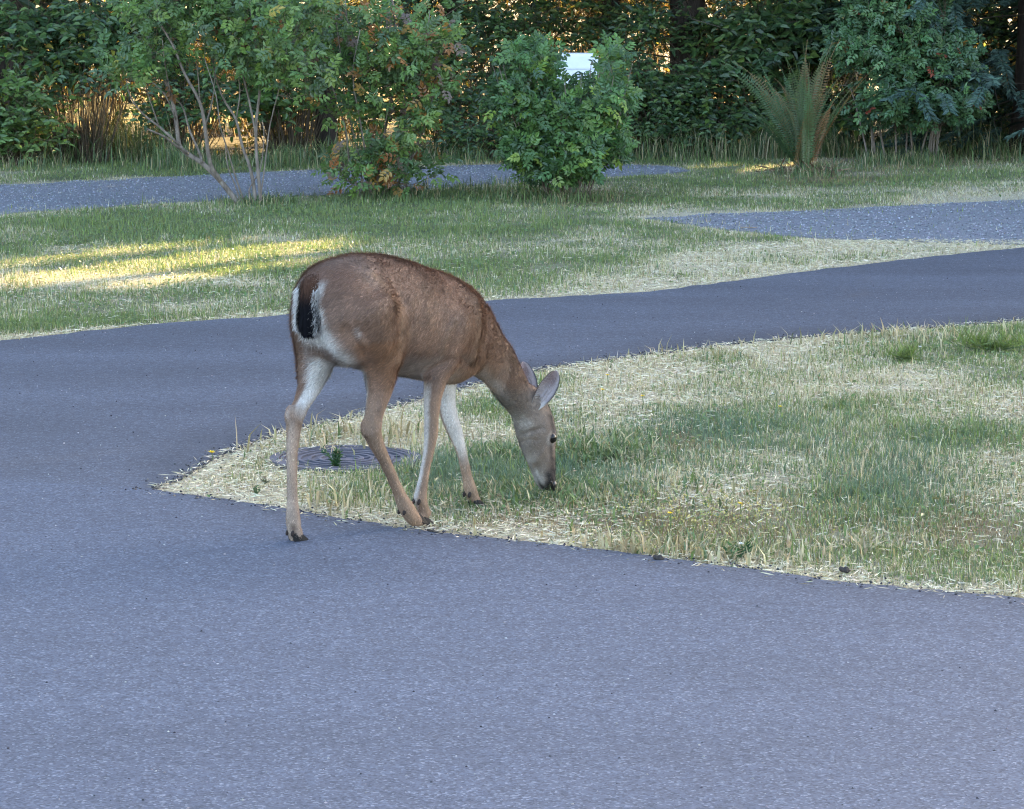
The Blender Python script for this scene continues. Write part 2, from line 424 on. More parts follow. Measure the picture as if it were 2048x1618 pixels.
# ------------------------------------------------------------------ foliage helpers
def leaf_geo(P, A, N, L, W, C, fold=.25, six=True, droop=0.0):
    """one leaf per row: base P, axis A, normal N, length, width, colour"""
    n = len(P); A = nrm(A); S = nrm(np.cross(A, N)); N = nrm(np.cross(S, A))
    L = np.asarray(L)[:, None]; W = np.asarray(W)[:, None]
    if six:
        up = N * W * fold
        V = np.stack([P, P + A * L * .32 + S * W * .46 + up, P + A * L * .68 + S * W * .38 + up - N * L * droop * .4, P + A * L - N * L * droop,
                      P + A * L * .68 - S * W * .38 + up - N * L * droop * .4, P + A * L * .32 - S * W * .46 + up], 1).reshape(-1, 3)
        b = np.arange(n)[:, None] * 6
        F = np.concatenate([b + np.array([[0, 1, 2, 3]]), b + np.array([[0, 3, 4, 5]])])
        return V, F, np.repeat(C, 6, 0)
    up = N * W * fold
    V = np.stack([P, P + A * L * .45 + S * W * .5 + up, P + A * L - N * L * droop, P + A * L * .45 - S * W * .5 + up], 1).reshape(-1, 3)
    b = np.arange(n)[:, None] * 4
    F = np.concatenate([b + np.array([[0, 1, 2]]), b + np.array([[0, 2, 3]])])
    return V, F, np.repeat(C, 4, 0)
def rand_dir(rs, n, up=0.0):
    v = rs.normal(0, 1, (n, 3)); v[:, 2] += up; return nrm(v)
def pick_col(rs, n, pal, w, var=.25):
    pal = np.array(pal); w = np.array(w, float); w /= w.sum()
    c = pal[rs.choice(len(pal), n, p=w)]
    return np.clip(c * rs.uniform(1 - var, 1 + var, (n, 1)) * rs.uniform(.93, 1.07, (n, 3)), 0, 1)
def in_gap(p):
    """openings in the canopy: the sun reaches the lawn through them"""
    g = p[:, :2] - SUN[:2] * (p[:, 2:3] / SUN[2])
    m = np.zeros(len(p), bool)
    for (cx, cy, dx, dy, ha, hb) in GAPS:
        a = (g[:, 0] - cx) * dx + (g[:, 1] - cy) * dy; b = -(g[:, 0] - cx) * dy + (g[:, 1] - cy) * dx
        m |= (a / ha) ** 2 + (b / hb) ** 2 < 1
    return m
_a, _b = gnd(-60, 573)[:2], gnd(520, 500)[:2]; _d = (_b - _a) / np.hypot(*(_b - _a)); _m = (_a + _b) / 2
_a2, _b2 = gnd(1405, 346)[:2], gnd(1575, 331)[:2]; _d2 = (_b2 - _a2) / np.hypot(*(_b2 - _a2)); _m2 = (_a2 + _b2) / 2
GAPS = [(_m[0], _m[1], _d[0], _d[1], 2.2, 1.05), (_m2[0], _m2[1], _d2[0], _d2[1], 1.2, .6)]  # sun patches on the grass that the crowns are cut open for
for _px, _w in ((180, .5), (610, .7), (690, .35), (870, .5), (985, .3), (1180, .5), (1330, .3), (1450, .3), (1945, .4)):
    _x = (_px - 1024) / FPX * 32.2; GAPS.append((_x - .545 * 2.0, 32.2 - .84 * 2.0, .545, .84, 2.4, _w))  # further cuts, added to let sun onto the dry brush
def ell_points(rs, clumps, n, Y, dy):
    """sample n points in photo-space clump ellipses standing round depth Y"""
    w = np.array([c[2] * c[3] for c in clumps], float); w /= w.sum()
    k = rs.choice(len(clumps), n, p=w); cl = np.array(clumps, float)[k]
    r = rs.uniform(0, 1, n) ** .42; v = rand_dir(rs, n)
    px = cl[:, 0] + cl[:, 2] * v[:, 0] * r; py = cl[:, 1] + cl[:, 3] * v[:, 2] * r
    YY = Y + dy * v[:, 1] * r
    a = (px - 1024) / FPX; b = -(py - 809) / FPX
    R = np.stack([a, _c + b * _s, -_s + b * _c], 1)
    p = np.array([0, 0, CAM_H]) + R * (YY / R[:, 1])[:, None]
    p[:, 2] = np.maximum(p[:, 2], .03)
    out = v.copy()
    return p, out
def shoots(rs, P, D, slen, per, pal, w, leaflet, pairs=3, var=.25):
    """leafy shoots with pinnate leaves: returns leaf geometry and twig geometry"""
    n = len(P); D = nrm(D)
    base = np.repeat(P, per, 0); t = np.tile(np.linspace(.1, 1, per), n)[:, None]
    Dr = np.repeat(D, per, 0)
    at_ = base + Dr * t * slen
    ang = np.tile(np.arange(per) * 2.4, n) + np.repeat(rs.uniform(0, 6.28, n), per)
    x = nrm(np.cross(Dr, np.array([.3, .2, 1.0]))); y = np.cross(Dr, x)
    side = x * np.cos(ang)[:, None] + y * np.sin(ang)[:, None]
    R = nrm(side + Dr * .5 + rs.normal(0, .25, side.shape) + np.array([0, 0, .1]))      # rachis directions
    up = nrm(np.array([0, 0, 1.0]) + .45 * rs.normal(0, 1, R.shape) + np.array([0, -.85, 0])); S = nrm(np.cross(R, up)); N = nrm(np.cross(S, R))
    m = len(at_); lc = pick_col(rs, m, pal, w, var)
    rl = leaflet * rs.uniform(1.5, 2.3, m)[:, None]
    Ps, As, Ns, Ls, Cs = [], [], [], [], []
    for i in range(pairs):
        for sg in (-1, 1):
            Ps.append(at_ + R * rl * (.3 + .3 * i)); As.append(R * .55 + S * sg * .85 - N * .15 + rs.normal(0, .1, R.shape)); Ns.append(N)
            Ls.append(leaflet * rs.uniform(.75, 1.15, m)); Cs.append(lc * rs.uniform(.85, 1.15, (m, 1)))
    Ps.append(at_ + R * rl * (.3 + .3 * (pairs - 1)) + R * leaflet * .2); As.append(R - N * .2); Ns.append(N); Ls.append(leaflet * rs.uniform(.9, 1.2, m)); Cs.append(lc)
    P_, A_, N_, L_, C_ = np.concatenate(Ps), np.concatenate(As), np.concatenate(Ns), np.concatenate(Ls), np.concatenate(Cs)
    return leaf_geo(P_, A_, N_, L_, L_ * .55, C_, .22, True, .08)
def line_geo(P0, P1, w):
    """thin three-sided twigs"""
    n = len(P0); D = nrm(P1 - P0); x = nrm(np.cross(D, np.array([.31, .87, .2]))); y = np.cross(D, x)
    V = []
    for P, k in ((P0, 1.0), (P1, .45)):
        for a in (0, 2.09, 4.19):
            V.append(P + (x * math.cos(a) + y * math.sin(a)) * w * k)
    V = np.stack(V, 1).reshape(-1, 3); b = np.arange(n)[:, None] * 6
    F = np.concatenate([b + np.array([[0, 1, 4, 3]]), b + np.array([[1, 2, 5, 4]]), b + np.array([[2, 0, 3, 5]])])
    return V, F
def smooth_path(pts, k=3):
    """Catmull-Rom resample"""
    p = np.asarray(pts, float); p = np.vstack([2 * p[0] - p[1], p, 2 * p[-1] - p[-2]]); out = []
    for i in range(1, len(p) - 2):
        for j in range(k):
            t = j / k
            out.append(.5 * (2 * p[i] + (p[i + 1] - p[i - 1]) * t + (2 * p[i - 1] - 5 * p[i] + 4 * p[i + 1] - p[i + 2]) * t * t + (-p[i - 1] + 3 * p[i] - 3 * p[i + 1] + p[i + 2]) * t ** 3))
    out.append(p[-2]); return np.array(out)
def stem_part(parent, pts, r0, r1, mat=None, name="stem", sides=6):
    pts = smooth_path(pts, 3)
    V, q, t = tube(pts, np.linspace(r0, r1, len(pts)), sides)
    Vv, F = join([(V, q, t)])
    return add(name, np_mesh(name, Vv - np.array(parent.location), F, None, True), mat or M_STEM, parent)

def shrub(name, label, base_px, stems, clumps, n_shoots, pal, w, leaflet, seed, dy=.35, per=5, slen=.16, pairs=3, group=None, twigs=True, stem_r=(.013, .004), cat="shrub", thin=None):
    rs = np.random.RandomState(seed)
    b = gnd(*base_px); Y = b[1]
    root = empty(name, (b[0], b[1], 0)); tag(root, label, cat, group)
    loc = np.array([b[0], b[1], 0])
    sp = []
    for s in stems:
        off = rs.normal(-.12, .16)
        r0, r1 = s[0] if isinstance(s[0], tuple) and isinstance(s[0][0], float) else stem_r
        pp = s[1:] if isinstance(s[0], tuple) and isinstance(s[0][0], float) else s
        P = []
        for i, q in enumerate(pp):
            z0 = at(q[0], q[1], Y + off * min(1, i / 3.))
            P.append(z0)
        P = np.array(P)
        if P[0, 2] < .06: P[0, 2] = -.02
        stem_part(root, P, r0, r1); sp.append(smooth_path(P, 4))
    P, out = ell_points(rs, clumps, n_shoots, Y, dy)
    gp = ~in_gap(P)
    if thin: tx, ty = to_px(P[:, 0], P[:, 1], P[:, 2]); gp &= ~((tx > thin[0]) & (tx < thin[1]) & (ty < thin[2]) & (rs.rand(len(P)) < .93))
    P, out = P[gp], out[gp]
    D = nrm(out * .6 + rs.normal(0, .45, P.shape) + np.array([0, -.1, .55]))
    V, F, C = shoots(rs, P, D, slen, per, pal, w, leaflet, pairs)
    o = add("crown", np_mesh("crown", V - loc, F, C), M_LEAF, root); tag(o, kind="stuff")
    # twigs reaching from the stems to the shoots
    if sp:
        allp = np.concatenate(sp); d = ((P[:, None, :] - allp[None]) ** 2).sum(-1); d += np.where(allp[None, :, 2] > P[:, None, 2], .3, 0)
        near = allp[np.argmin(d, 1)]
        far = np.linalg.norm(P - near, axis=1) < .7
        mid = (near + P) / 2 + np.array([0, 0, -.03])
        V1, F1 = line_geo(near[far], mid[far], .0035); V2, F2 = line_geo(mid[far], P[far], .0028); V3, F3 = line_geo(P, P + D * slen, .002)
        V = np.concatenate([V1, V2, V3]); F = np.concatenate([F1, F2 + len(V1), F3 + len(V1) + len(V2)])
        tc = np.tile(np.array([[.17, .13, .085]]), (len(V), 1))
        o = add("twigs", np_mesh("twigs", V - loc, F, tc), M_TWIG, root); tag(o, kind="stuff")
    return root

# ------------------------------------------------------------------ the wood: conifers along its edge
def conifer(px, Y, width, h, r0, z0, seed, label, group=None, fine=0.0, name="conifer_tree", pal=None, dens=1.0, x=None):
    rs = np.random.RandomState(seed)
    X = at(px, 300, Y)[0] if x is None else x
    root = empty(name, (X, Y, 0)); tag(root, label, "tree", group)
    zz = np.array([-.1, .12, .5, 1.2, 2.2, 4, 7, h * .75, h]); k = np.array([1.5, 1.2, 1.02, 1, .95, .85, .65, .4, .06]) * width / 2
    tp = np.stack([np.cumsum(rs.normal(0, .015, 9)), np.cumsum(rs.normal(0, .015, 9)), zz], 1)
    V, q, t = tube(tp, k, 14); V[:, :2] *= (1 + .07 * np.sin(V[:, 2:3] * 5 + np.arctan2(V[:, 1:2], V[:, 0:1]) * 5))
    Vv, F = join([(V, q, t)]); add("trunk", np_mesh("trunk", Vv, F, None, True), M_BARK, root)
    # dead lower branches
    nb = 26
    za = rs.uniform(.35, 2.6, nb); an = rs.uniform(0, 6.28, nb); ln = rs.uniform(.3, 1.1, nb)
    P0 = np.stack([np.cos(an) * width * .4, np.sin(an) * width * .4, za], 1)
    P1 = P0 + np.stack([np.cos(an) * ln, np.sin(an) * ln, rs.uniform(-.3, .15, nb) * ln], 1)
    P2 = P1 + np.stack([np.cos(an + .5) * ln * .5, np.sin(an + .5) * ln * .5, -rs.uniform(.05, .4, nb) * ln], 1)
    V1, F1 = line_geo(P0, P1, .009); V2, F2 = line_geo(P1, P2, .005)
    V = np.concatenate([V1, V2]); F = np.concatenate([F1, F2 + len(V1)])
    o = add("dead_branches", np_mesh("dead_branches", V, F, np.tile([[.11, .085, .065]], (len(V), 1))), M_TWIG, root); tag(o, kind="stuff")
    pal = pal or [(.030, .055, .030), (.040, .070, .036), (.024, .045, .032)]
    lv = np.arange(z0, h, .38 / dens); Ps, As, Ls = [], [], []
    for z in lv:
        f = (z - z0) / (h - z0); R = r0 * (1 - f) ** .8 * rs.uniform(.8, 1.1) + .15
        nbough = 8
        for a in rs.uniform(0, 6.28) + np.arange(nbough) * 6.28 / nbough + rs.normal(0, .2, nbough):
            m = max(4, int(R * 7.5 * dens)); s = rs.uniform(.1, 1, m) ** .8 * R
            lat = rs.normal(0, .16, m) * (.4 + s / R)
            p = np.stack([np.cos(a) * s - np.sin(a) * lat, np.sin(a) * s + np.cos(a) * lat, z + .1 * s - .22 * s * s / max(R, .5) + rs.normal(0, .06, m)], 1)
            dd = np.stack([np.cos(a) + rs.normal(0, .5, m), np.sin(a) + rs.normal(0, .5, m), -.35 + rs.normal(0, .2, m)], 1)
            Ps.append(p); As.append(dd); Ls.append(rs.uniform(.35, .6, m))
    P = np.concatenate(Ps); A = np.concatenate(As); L = np.concatenate(Ls)
    keep = ~in_gap(P + np.array([X, Y, 0]))
    low = P[:, 2] < 2.2
    P, A, L, low = P[keep], A[keep], L[keep], low[keep]
    hi = ~low
    Vh, Fh, Ch = leaf_geo(P[hi], A[hi], rand_dir(rs, hi.sum(), 1.5), L[hi], L[hi] * .55, pick_col(rs, hi.sum(), pal, [1] * len(pal)), .1, False, .1)
    # finer sprays where the lowest boughs hang into view
    rep = 60 if fine else (14 if x is None else 3); m = low.sum() * rep
    if m:
        Pl = np.repeat(P[low], rep, 0); Al = nrm(np.repeat(A[low], rep, 0)); Ll = np.repeat(L[low], rep)
        tt = np.tile(np.linspace(0, 1, rep), low.sum())[:, None]
        S = nrm(np.cross(Al, np.array([0, 0, 1.0]))); sg = np.where(np.tile(np.arange(rep), low.sum()) % 2 == 0, 1, -1)[:, None]
        Pl = Pl + Al * tt * Ll[:, None]
        Al2 = Al * .8 + S * sg * .8 + rs.normal(0, .15, Al.shape)
        Vl, Fl, Cl = leaf_geo(Pl, Al2, rand_dir(rs, m, 1.5), rs.uniform(.06, .13, m) * (1 if x is None else 3), rs.uniform(.014, .028, m) * (1 + fine) * (1 if x is None else 4), pick_col(rs, m, pal, [1] * len(pal), .3), .1, False, .15)
        Vh = np.concatenate([Vh, Vl]); Fh = np.concatenate([Fh, Fl + len(Vh) - len(Vl)]); Ch = np.concatenate([Ch, Cl])
    o = add("crown", np_mesh("crown", Vh, Fh, Ch), M_NEEDLE, root); tag(o, kind="stuff")
    return root
GRP = "conifers along the edge of the wood"
conifer(20, 28.6, .34, 16, 2.4, 2.1, 101, "conifer with broad brown trunk rising behind the low leafy bush", GRP)
conifer(345, 29.6, .22, 15, 2.3, 2.0, 102, "conifer trunk behind the leaning bare-stemmed shrub", GRP)
conifer(657, 28.2, .20, 15, 2.3, 2.0, 103, "slim near-black conifer trunk standing in front of glowing brush", GRP)
conifer(905, 29.3, .15, 16, 2.4, 1.9, 104, "thin conifer trunk between the orange-tinged shrub and the round bush", GRP)
conifer(1225, 29.8, .19, 15, 2.3, 1.9, 105, "conifer trunk behind the white utility pedestal", GRP)
conifer(1368, 29.0, .36, 17, 2.5, 2.0, 106, "thickest brown conifer trunk standing above dark leafy undergrowth", GRP)
conifer(1640, 30.3, .24, 16, 2.4, 2.0, 107, "conifer trunk hidden behind broad-leaved undergrowth and the fern", GRP)
conifer(2050, 28.7, .24, 17, 2.3, .30, 108, "blue-green spruce with drooping boughs reaching down to the grass", GRP, pal=[(.075, .125, .095), (.095, .15, .11), (.06, .10, .08)], dens=1.15, fine=.3)
rs = np.random.RandomState(5)
for i, x in enumerate(np.arange(7.6, 24, 1.9)):
    conifer(0, 29.8 + rs.normal(0, .6), .3, 16 + rs.uniform(-1, 1.5), 2.4, .8, 120 + i, "tall dark conifer in the row continuing along the drive", GRP + " beyond the spruce", x=x + rs.normal(0, .2))
for i, x in enumerate(np.arange(-13, -5.5, 2.1)):
    conifer(0, 29.5 + rs.normal(0, .6), .3, 15, 2.4, 1.2, 140 + i, "tall dark conifer in the row before the wood's first broad trunk", GRP + " before the broad trunk", x=x)

for i, x in enumerate(np.arange(7.2, 26, 2.2)):  # unseen second row, added to keep sun flecks off the asphalt
    conifer(0, 34.0 + rs.normal(0, .6), .3, 17 + rs.uniform(-1, 1.5), 2.5, .6, 160 + i, "unseen conifer in the second row, added to stop stray sun", GRP + " in the second row", x=x + rs.normal(0, .2))
for i, x in enumerate(np.arange(-13, 27, 2.3)):
    conifer(0, 43.0 + rs.normal(0, 1.2), .35, 15 + rs.uniform(-1, 2), 2.6, .3, 180 + i, "shaded conifer deep in the wood behind the sunlit brush", GRP + " deep in the wood", x=x + rs.normal(0, .3), dens=.60)
# ------------------------------------------------------------------ broad-leaved undergrowth (simple leaves)
def bush(name, label, base_px, clumps, n, pal, w, L, seed, dy=.5, Y=None, group=None, droop=.15, cat="bush", fill=True):
    rs = np.random.RandomState(seed)
    b = gnd(*base_px); Y = Y or b[1]; X = at(base_px[0], base_px[1], Y)[0]
    root = empty(name, (X, Y, 0)); tag(root, label, cat, group); loc = np.array([X, Y, 0])
    # leafy sprays: leaves in two ranks along arching twigs
    per = 9; k = n // per
    P, out = ell_points(rs, clumps, k, Y, dy)
    D = nrm(out * .8 + rs.normal(0, .5, P.shape) + np.array([0, -.45, .15]))
    sl = rs.uniform(.22, .42, k)
    t = np.tile(np.linspace(0, 1, per), k)[:, None]; Dr = np.repeat(D, per, 0)
    pos = np.repeat(P, per, 0) + Dr * t * np.repeat(sl, per)[:, None] - np.array([0, 0, 1.0]) * (t ** 2) * .09
    S = nrm(np.cross(Dr, np.array([0, 0, 1.0]) + rs.normal(0, .3, Dr.shape))); sg = np.where(np.tile(np.arange(per), k) % 2 == 0, 1, -1)[:, None]
    A = Dr * .6 + S * sg * .9 + rs.normal(0, .2, Dr.shape) - np.array([0, 0, .15])
    N = nrm(np.array([0, -.85, .8]) + rs.normal(0, .45, Dr.shape))
    gp = ~in_gap(pos); pos, A, N = pos[gp], A[gp], N[gp]
    m = len(pos); Ls = L * rs.uniform(.7, 1.25, m)
    pos[:, 2] = np.maximum(pos[:, 2], .03)
    V, F, C = leaf_geo(pos, A, N, Ls, Ls * rs.uniform(.45, .62, m), pick_col(rs, m, pal, w), .18, True, droop)
    o = add("foliage", np_mesh("foliage", V - loc, F, C), M_LEAF, root); tag(o, kind="stuff")
    V1, F1 = line_geo(P, P + D * sl[:, None], .003)
    foot = np.stack([X + (P[:, 0] - X) * .35, np.full(k, Y) + (P[:, 1] - Y) * .5, np.zeros(k)], 1)
    sel = (rs.uniform(0, 1, k) < .35) & ~in_gap(P) & ~in_gap(P * np.array([.8, 1, .6]) + np.array([.2 * X, 0, 0]))
    mid = foot[sel] * .4 + P[sel] * .6 + rs.normal(0, .05, (sel.sum(), 3))
    V2, F2 = line_geo(foot[sel], mid, .006); V3, F3 = line_geo(mid, P[sel], .004)
    V = np.concatenate([V1, V2, V3]); F = np.concatenate([F1, F2 + len(V1), F3 + len(V1) + len(V2)])
    o = add("stems", np_mesh("stems", V - loc, F, np.tile([[.12, .09, .06]], (len(V), 1))), M_TWIG, root); tag(o, kind="stuff")
    return root
DK = [(0.074, 0.135, 0.046), (0.105, 0.177, 0.054), (0.060, 0.108, 0.049), (0.138, 0.203, 0.048)]
DW = [3, 2, 3, 1]
UG = "undergrowth along the foot of the wood"
bush("leafy_bush", "low leafy green bush at the wood's edge by the broad trunk", (50, 330), [(35, 235, 80, 70), (15, 165, 55, 40), (75, 285, 55, 40), (-30, 230, 60, 90)], 2600, [(0.106, 0.179, 0.046), (0.143, 0.223, 0.052), (0.077, 0.134, 0.041)], [3, 2, 2], .075, 201, .35, group=UG)
bush("overhanging_shrub", "broad-leaved shrub hanging over tall grass beside the leaning bare-stemmed shrub", (170, 325), [(185, 45, 120, 55), (120, 110, 80, 42), (215, 110, 50, 60), (60, 60, 70, 60), (150, 150, 50, 25)], 3000, DK + [(.30, .28, .04)], DW + [.15], .085, 202, .5, group=UG, droop=.3)
bush("large_leaved_shrub", "large-leaved green shrub behind the leaning bare-stemmed shrub", (590, 318), [(590, 40, 80, 60), (560, 120, 70, 60), (640, 110, 60, 60), (480, 40, 70, 50), (520, 200, 60, 40)], 2800, [(0.096, 0.171, 0.046), (0.125, 0.208, 0.052), (0.068, 0.119, 0.041)], [3, 2, 2], .095, 203, .45, group=UG)
bush("dark_undergrowth_shrub", "dark shrub behind the orange-tinged shrub", (950, 310), [(960, 90, 80, 80), (1010, 170, 60, 70), (930, 210, 60, 60), (1000, 40, 80, 50), (880, 20, 60, 40)], 2600, DK, DW, .07, 204, .4, group=UG)
bush("low_bramble", "low bramble filling the gap left of the round green bush", (1000, 318), [(1000, 250, 60, 40), (970, 285, 60, 25), (920, 270, 50, 30)], 1100, DK, DW, .06, 205, .3, group=UG)
bush("dark_undergrowth_shrub", "dark leafy shrub between the white pedestal and the thickest trunk", (1290, 310), [(1290, 230, 60, 70), (1280, 150, 50, 50), (1330, 180, 60, 60), (1290, 60, 50, 40)], 2600, DK, DW, .065, 206, .4, group=UG)
bush("dark_undergrowth_shrub", "dense dark shrub under the thickest trunk", (1400, 310), [(1390, 220, 80, 70), (1420, 160, 60, 40), (1450, 250, 60, 45), (1350, 260, 50, 40)], 3000, DK, DW, .07, 207, .4, group=UG)
bush("broad_leaved_undergrowth", "dark broad-leaved shrub with drooping sprays behind the fern", (1560, 308), [(1560, 100, 100, 60), (1500, 50, 80, 50), (1480, 130, 60, 50), (1620, 180, 80, 60), (1540, 220, 70, 50)], 4200, DK, DW, .09, 208, .5, group=UG, droop=.35)
bush("broad_leaved_undergrowth", "dark broad-leaved shrub between the fern and the tall rose shrub", (1650, 306), [(1640, 60, 90, 60), (1670, 140, 60, 60), (1680, 230, 60, 50), (1590, 20, 80, 40)], 3000, DK, DW, .09, 209, .5, group=UG, droop=.35)
bush("dark_undergrowth_shrub", "dark shrub between the tall rose shrub and the spruce", (1940, 300), [(1900, 60, 60, 60), (1960, 60, 50, 60), (1930, 200, 60, 60), (1900, 260, 60, 30)], 2200, DK + [(.45, .25, .04)], DW + [.3], .07, 210, .4, group=UG)
bush("dark_undergrowth_shrub", "dark shrub behind the bare stems of the leaning shrub", (370, 322), [(370, 150, 60, 60), (300, 70, 60, 60), (420, 200, 60, 50), (330, 230, 50, 40)], 1700, DK, DW, .07, 211, .4, group=UG)
bush("thin_leaved_shrub", "thin leafy shrub standing above the white pedestal", (1110, 312), [(1090, 45, 60, 45), (1180, 60, 60, 40), (1060, 80, 40, 40), (1240, 30, 50, 40), (1130, 10, 70, 30)], 1300, DK + [(0.166, 0.211, 0.061)], DW + [2], .075, 214, .4, Y=29.2, group=UG)
bush("thin_leaved_shrub", "thin leafy shrub beside the thickest trunk", (1300, 312), [(1300, 30, 40, 50), (1440, 40, 40, 50), (1420, 100, 40, 40), (1250, 100, 40, 40)], 900, DK + [(0.166, 0.211, 0.061)], DW + [2], .075, 215, .4, Y=28.7, group=UG)
bush("yellowing_undergrowth", "yellow-green thin shrub catching the sun beside the near-black trunk", (610, 315), [(600, 230, 60, 50), (560, 280, 60, 30), (620, 290, 40, 30)], 800, [(0.240, 0.204, 0.034), (.28, .22, .05), (0.150, 0.144, 0.034)], [2, 1, 2], .07, 212, .35, Y=28.8, group=UG)
bush("yellowing_undergrowth", "yellow-green thin shrub beside the thin trunk", (880, 310), [(860, 150, 50, 80), (890, 240, 50, 50)], 600, [(0.240, 0.204, 0.034), (.28, .22, .05), (0.150, 0.144, 0.034)], [2, 1, 2], .07, 213, .35, Y=29, group=UG)

# ------------------------------------------------------------------ dry brush lit from behind, beyond the first trunks
def brush_patch(ranges, n, seed, Y0, Y1):
    rs = np.random.RandomState(seed); P0, P1, P2 = [], [], []
    w = np.array([r[1] - r[0] for r in ranges], float); k = rs.choice(len(ranges), n, p=w / w.sum())
    px = np.array([rs.uniform(ranges[i][0], ranges[i][1]) for i in k]); hh = np.array([ranges[i][2] for i in k])
    Y = rs.uniform(Y0, Y1, n); X = (px - 1024) / FPX * Y * 1.0
    lean = rs.normal(0, .35, (n, 2)); h = hh * rs.uniform(.5, 1.15, n)
    p0 = np.stack([X, Y, np.zeros(n)], 1); p1 = p0 + np.stack([lean[:, 0] * h * .4, lean[:, 1] * h * .4, h * .6], 1); p2 = p1 + np.stack([lean[:, 0] * h, lean[:, 1] * h, h * .35], 1)
    return p0, p1, p2, rs
rng = [(60, 260, 1.5), (540, 720, 1.6), (830, 1000, 1.9), (1060, 1480, 2.0), (1900, 2060, 1.6), (300, 520, 1.3)]
p0, p1, p2, rs = brush_patch(rng, 2200, 31, 30.8, 34.0)
kp = ~in_gap(p1) & ~in_gap(p2); p0, p1, p2 = p0[kp], p1[kp], p2[kp]
V1, F1 = line_geo(p0, p1, .007); V2, F2 = line_geo(p1, p2, .0045)
n = 5200
k = rs.randint(0, len(p0), n); t = rs.uniform(.2, 1, n)[:, None]; lp = p1[k] * (1 - t) + p2[k] * t + rs.normal(0, .08, (n, 3)); lp[:, 2] = np.maximum(lp[:, 2], .02)
V3, F3, C3 = leaf_geo(lp, rand_dir(rs, n, -.4), rand_dir(rs, n, .8), rs.uniform(.06, .14, n), rs.uniform(.02, .05, n), pick_col(rs, n, [(.50, .36, .09), (.34, .30, .08), (.42, .24, .08), (0.240, 0.216, 0.043)], [3, 2, 2, 2]), .1, False, .2)
F3q = np.concatenate([F3], 0)
Vb = np.concatenate([V1, V2, V3]); Cb = np.concatenate([pick_col(rs, len(p0), [(.40, .29, .12), (.28, .19, .09), (.5, .38, .16)], [1, 1, 1]).repeat(6, 0)] * 2 + [C3])
Cb = np.concatenate([np.tile([[.40, .29, .13]], (len(V1) + len(V2), 1)) * rs.uniform(.6, 1.3, (len(V1) + len(V2), 1)), C3])
o = add("dry_undergrowth", np_mesh("dry_undergrowth", Vb, [np.concatenate([F1, F2 + len(V1)]), F3q + len(V1) + len(V2)], Cb), leaf_mat("dry_brush", .45, .7, .2)); tag(o, "dry straw-coloured undergrowth glowing between the trunks of the wood", "undergrowth", kind="stuff")

# ------------------------------------------------------------------ planted shrubs on the verge
ROSE1 = [(0.115, 0.193, 0.052), (0.164, 0.246, 0.057), (0.096, 0.156, 0.062), (.30, .14, .05), (.36, .30, .05)]
W1 = [4, 3, 3, .18, .12]
S1 = [((.022, .013), (482, 409), (441, 362), (403, 325), (376, 308), (359, 290), (352, 239), (342, 191), (318, 137), (301, 103)),
      ((.010, .007), (376, 308), (350, 290), (328, 273), (294, 258)),
      ((.011, .004), (359, 290), (318, 253), (284, 226), (260, 191), (253, 160)),
      ((.012, .004), (403, 325), (400, 308), (379, 260), (362, 208), (321, 181)),
      ((.017, .006), (441, 362), (420, 325), (410, 256), (400, 205), (369, 147), (345, 89), (318, 41), (312, -8)),
      ((.016, .005), (513, 409), (502, 342), (485, 294), (472, 239), (451, 205), (434, 164), (424, 110)),
      ((.015, .005), (523, 411), (513, 308), (513, 239), (520, 171), (513, 103), (502, 30), (500, -6)),
      ((.010, .004), (513, 275), (499, 205), (485, 147), (468, 85), (444, 30)),
      ((.008, .003), (410, 256), (425, 200), (430, 150)), ((.007, .003), (352, 239), (330, 190), (300, 160)),
      ((.007, .003), (492, 409), (470, 350), (455, 300), (440, 250), (432, 190), (410, 120)), ((.007, .003), (518, 410), (530, 330), (540, 250), (560, 170), (575, 90)), ((.006, .003), (342, 191), (330, 130), (325, 80)), ((.006, .003), (318, 253), (300, 200), (285, 150)), ((.006, .003), (400, 205), (395, 140), (385, 70)), ((.006, .003), (472, 239), (480, 180), (470, 120)),
      ((.008, .003), (485, 410), (470, 370), (455, 330), (450, 280)), ((.007, .003), (505, 411), (498, 380), (520, 340), (528, 280), (525, 240))]
shrub("rose_shrub", "leaning shrub with bare pale stems and a thin leafy top by the gravel", (490, 409), S1,
      [(300, 35, 90, 55), (265, 140, 50, 45), (420, 55, 110, 60), (525, 120, 85, 65), (565, 45, 80, 55), (450, 140, 70, 30), (600, 165, 50, 55), (335, 110, 50, 40), (250, 170, 30, 25), (400, 0, 150, 30)],
      185, ROSE1, W1, .055, 301, dy=.4, slen=.18)
S2 = [((.013, .004), (740, 396), (742, 300), (752, 220), (745, 130), (700, 60), (690, -5)), ((.014, .004), (762, 396), (790, 300), (802, 230), (815, 150), (792, 60), (785, -5)),
      ((.012, .004), (750, 397), (766, 280), (786, 180), (770, 110), (775, 20)), ((.010, .003), (725, 395), (700, 330), (690, 250), (660, 160), (640, 90)),
      ((.010, .003), (775, 396), (815, 330), (850, 250), (870, 170), (880, 80)), ((.009, .003), (745, 398), (735, 330), (720, 240), (705, 150), (720, 60)),
      ((.009, .003), (755, 398), (800, 350), (835, 300), (850, 280)), ((.008, .003), (735, 398), (700, 365), (675, 345)), ((.008, .003), (768, 397), (775, 330), (770, 250), (800, 120)), ((.007, .003), (730, 397), (715, 300), (690, 200), (680, 100), (670, 30)), ((.007, .003), (772, 397), (800, 280), (830, 190), (850, 100), (860, 20)), ((.006, .003), (752, 398), (758, 320), (740, 200), (735, 90))]
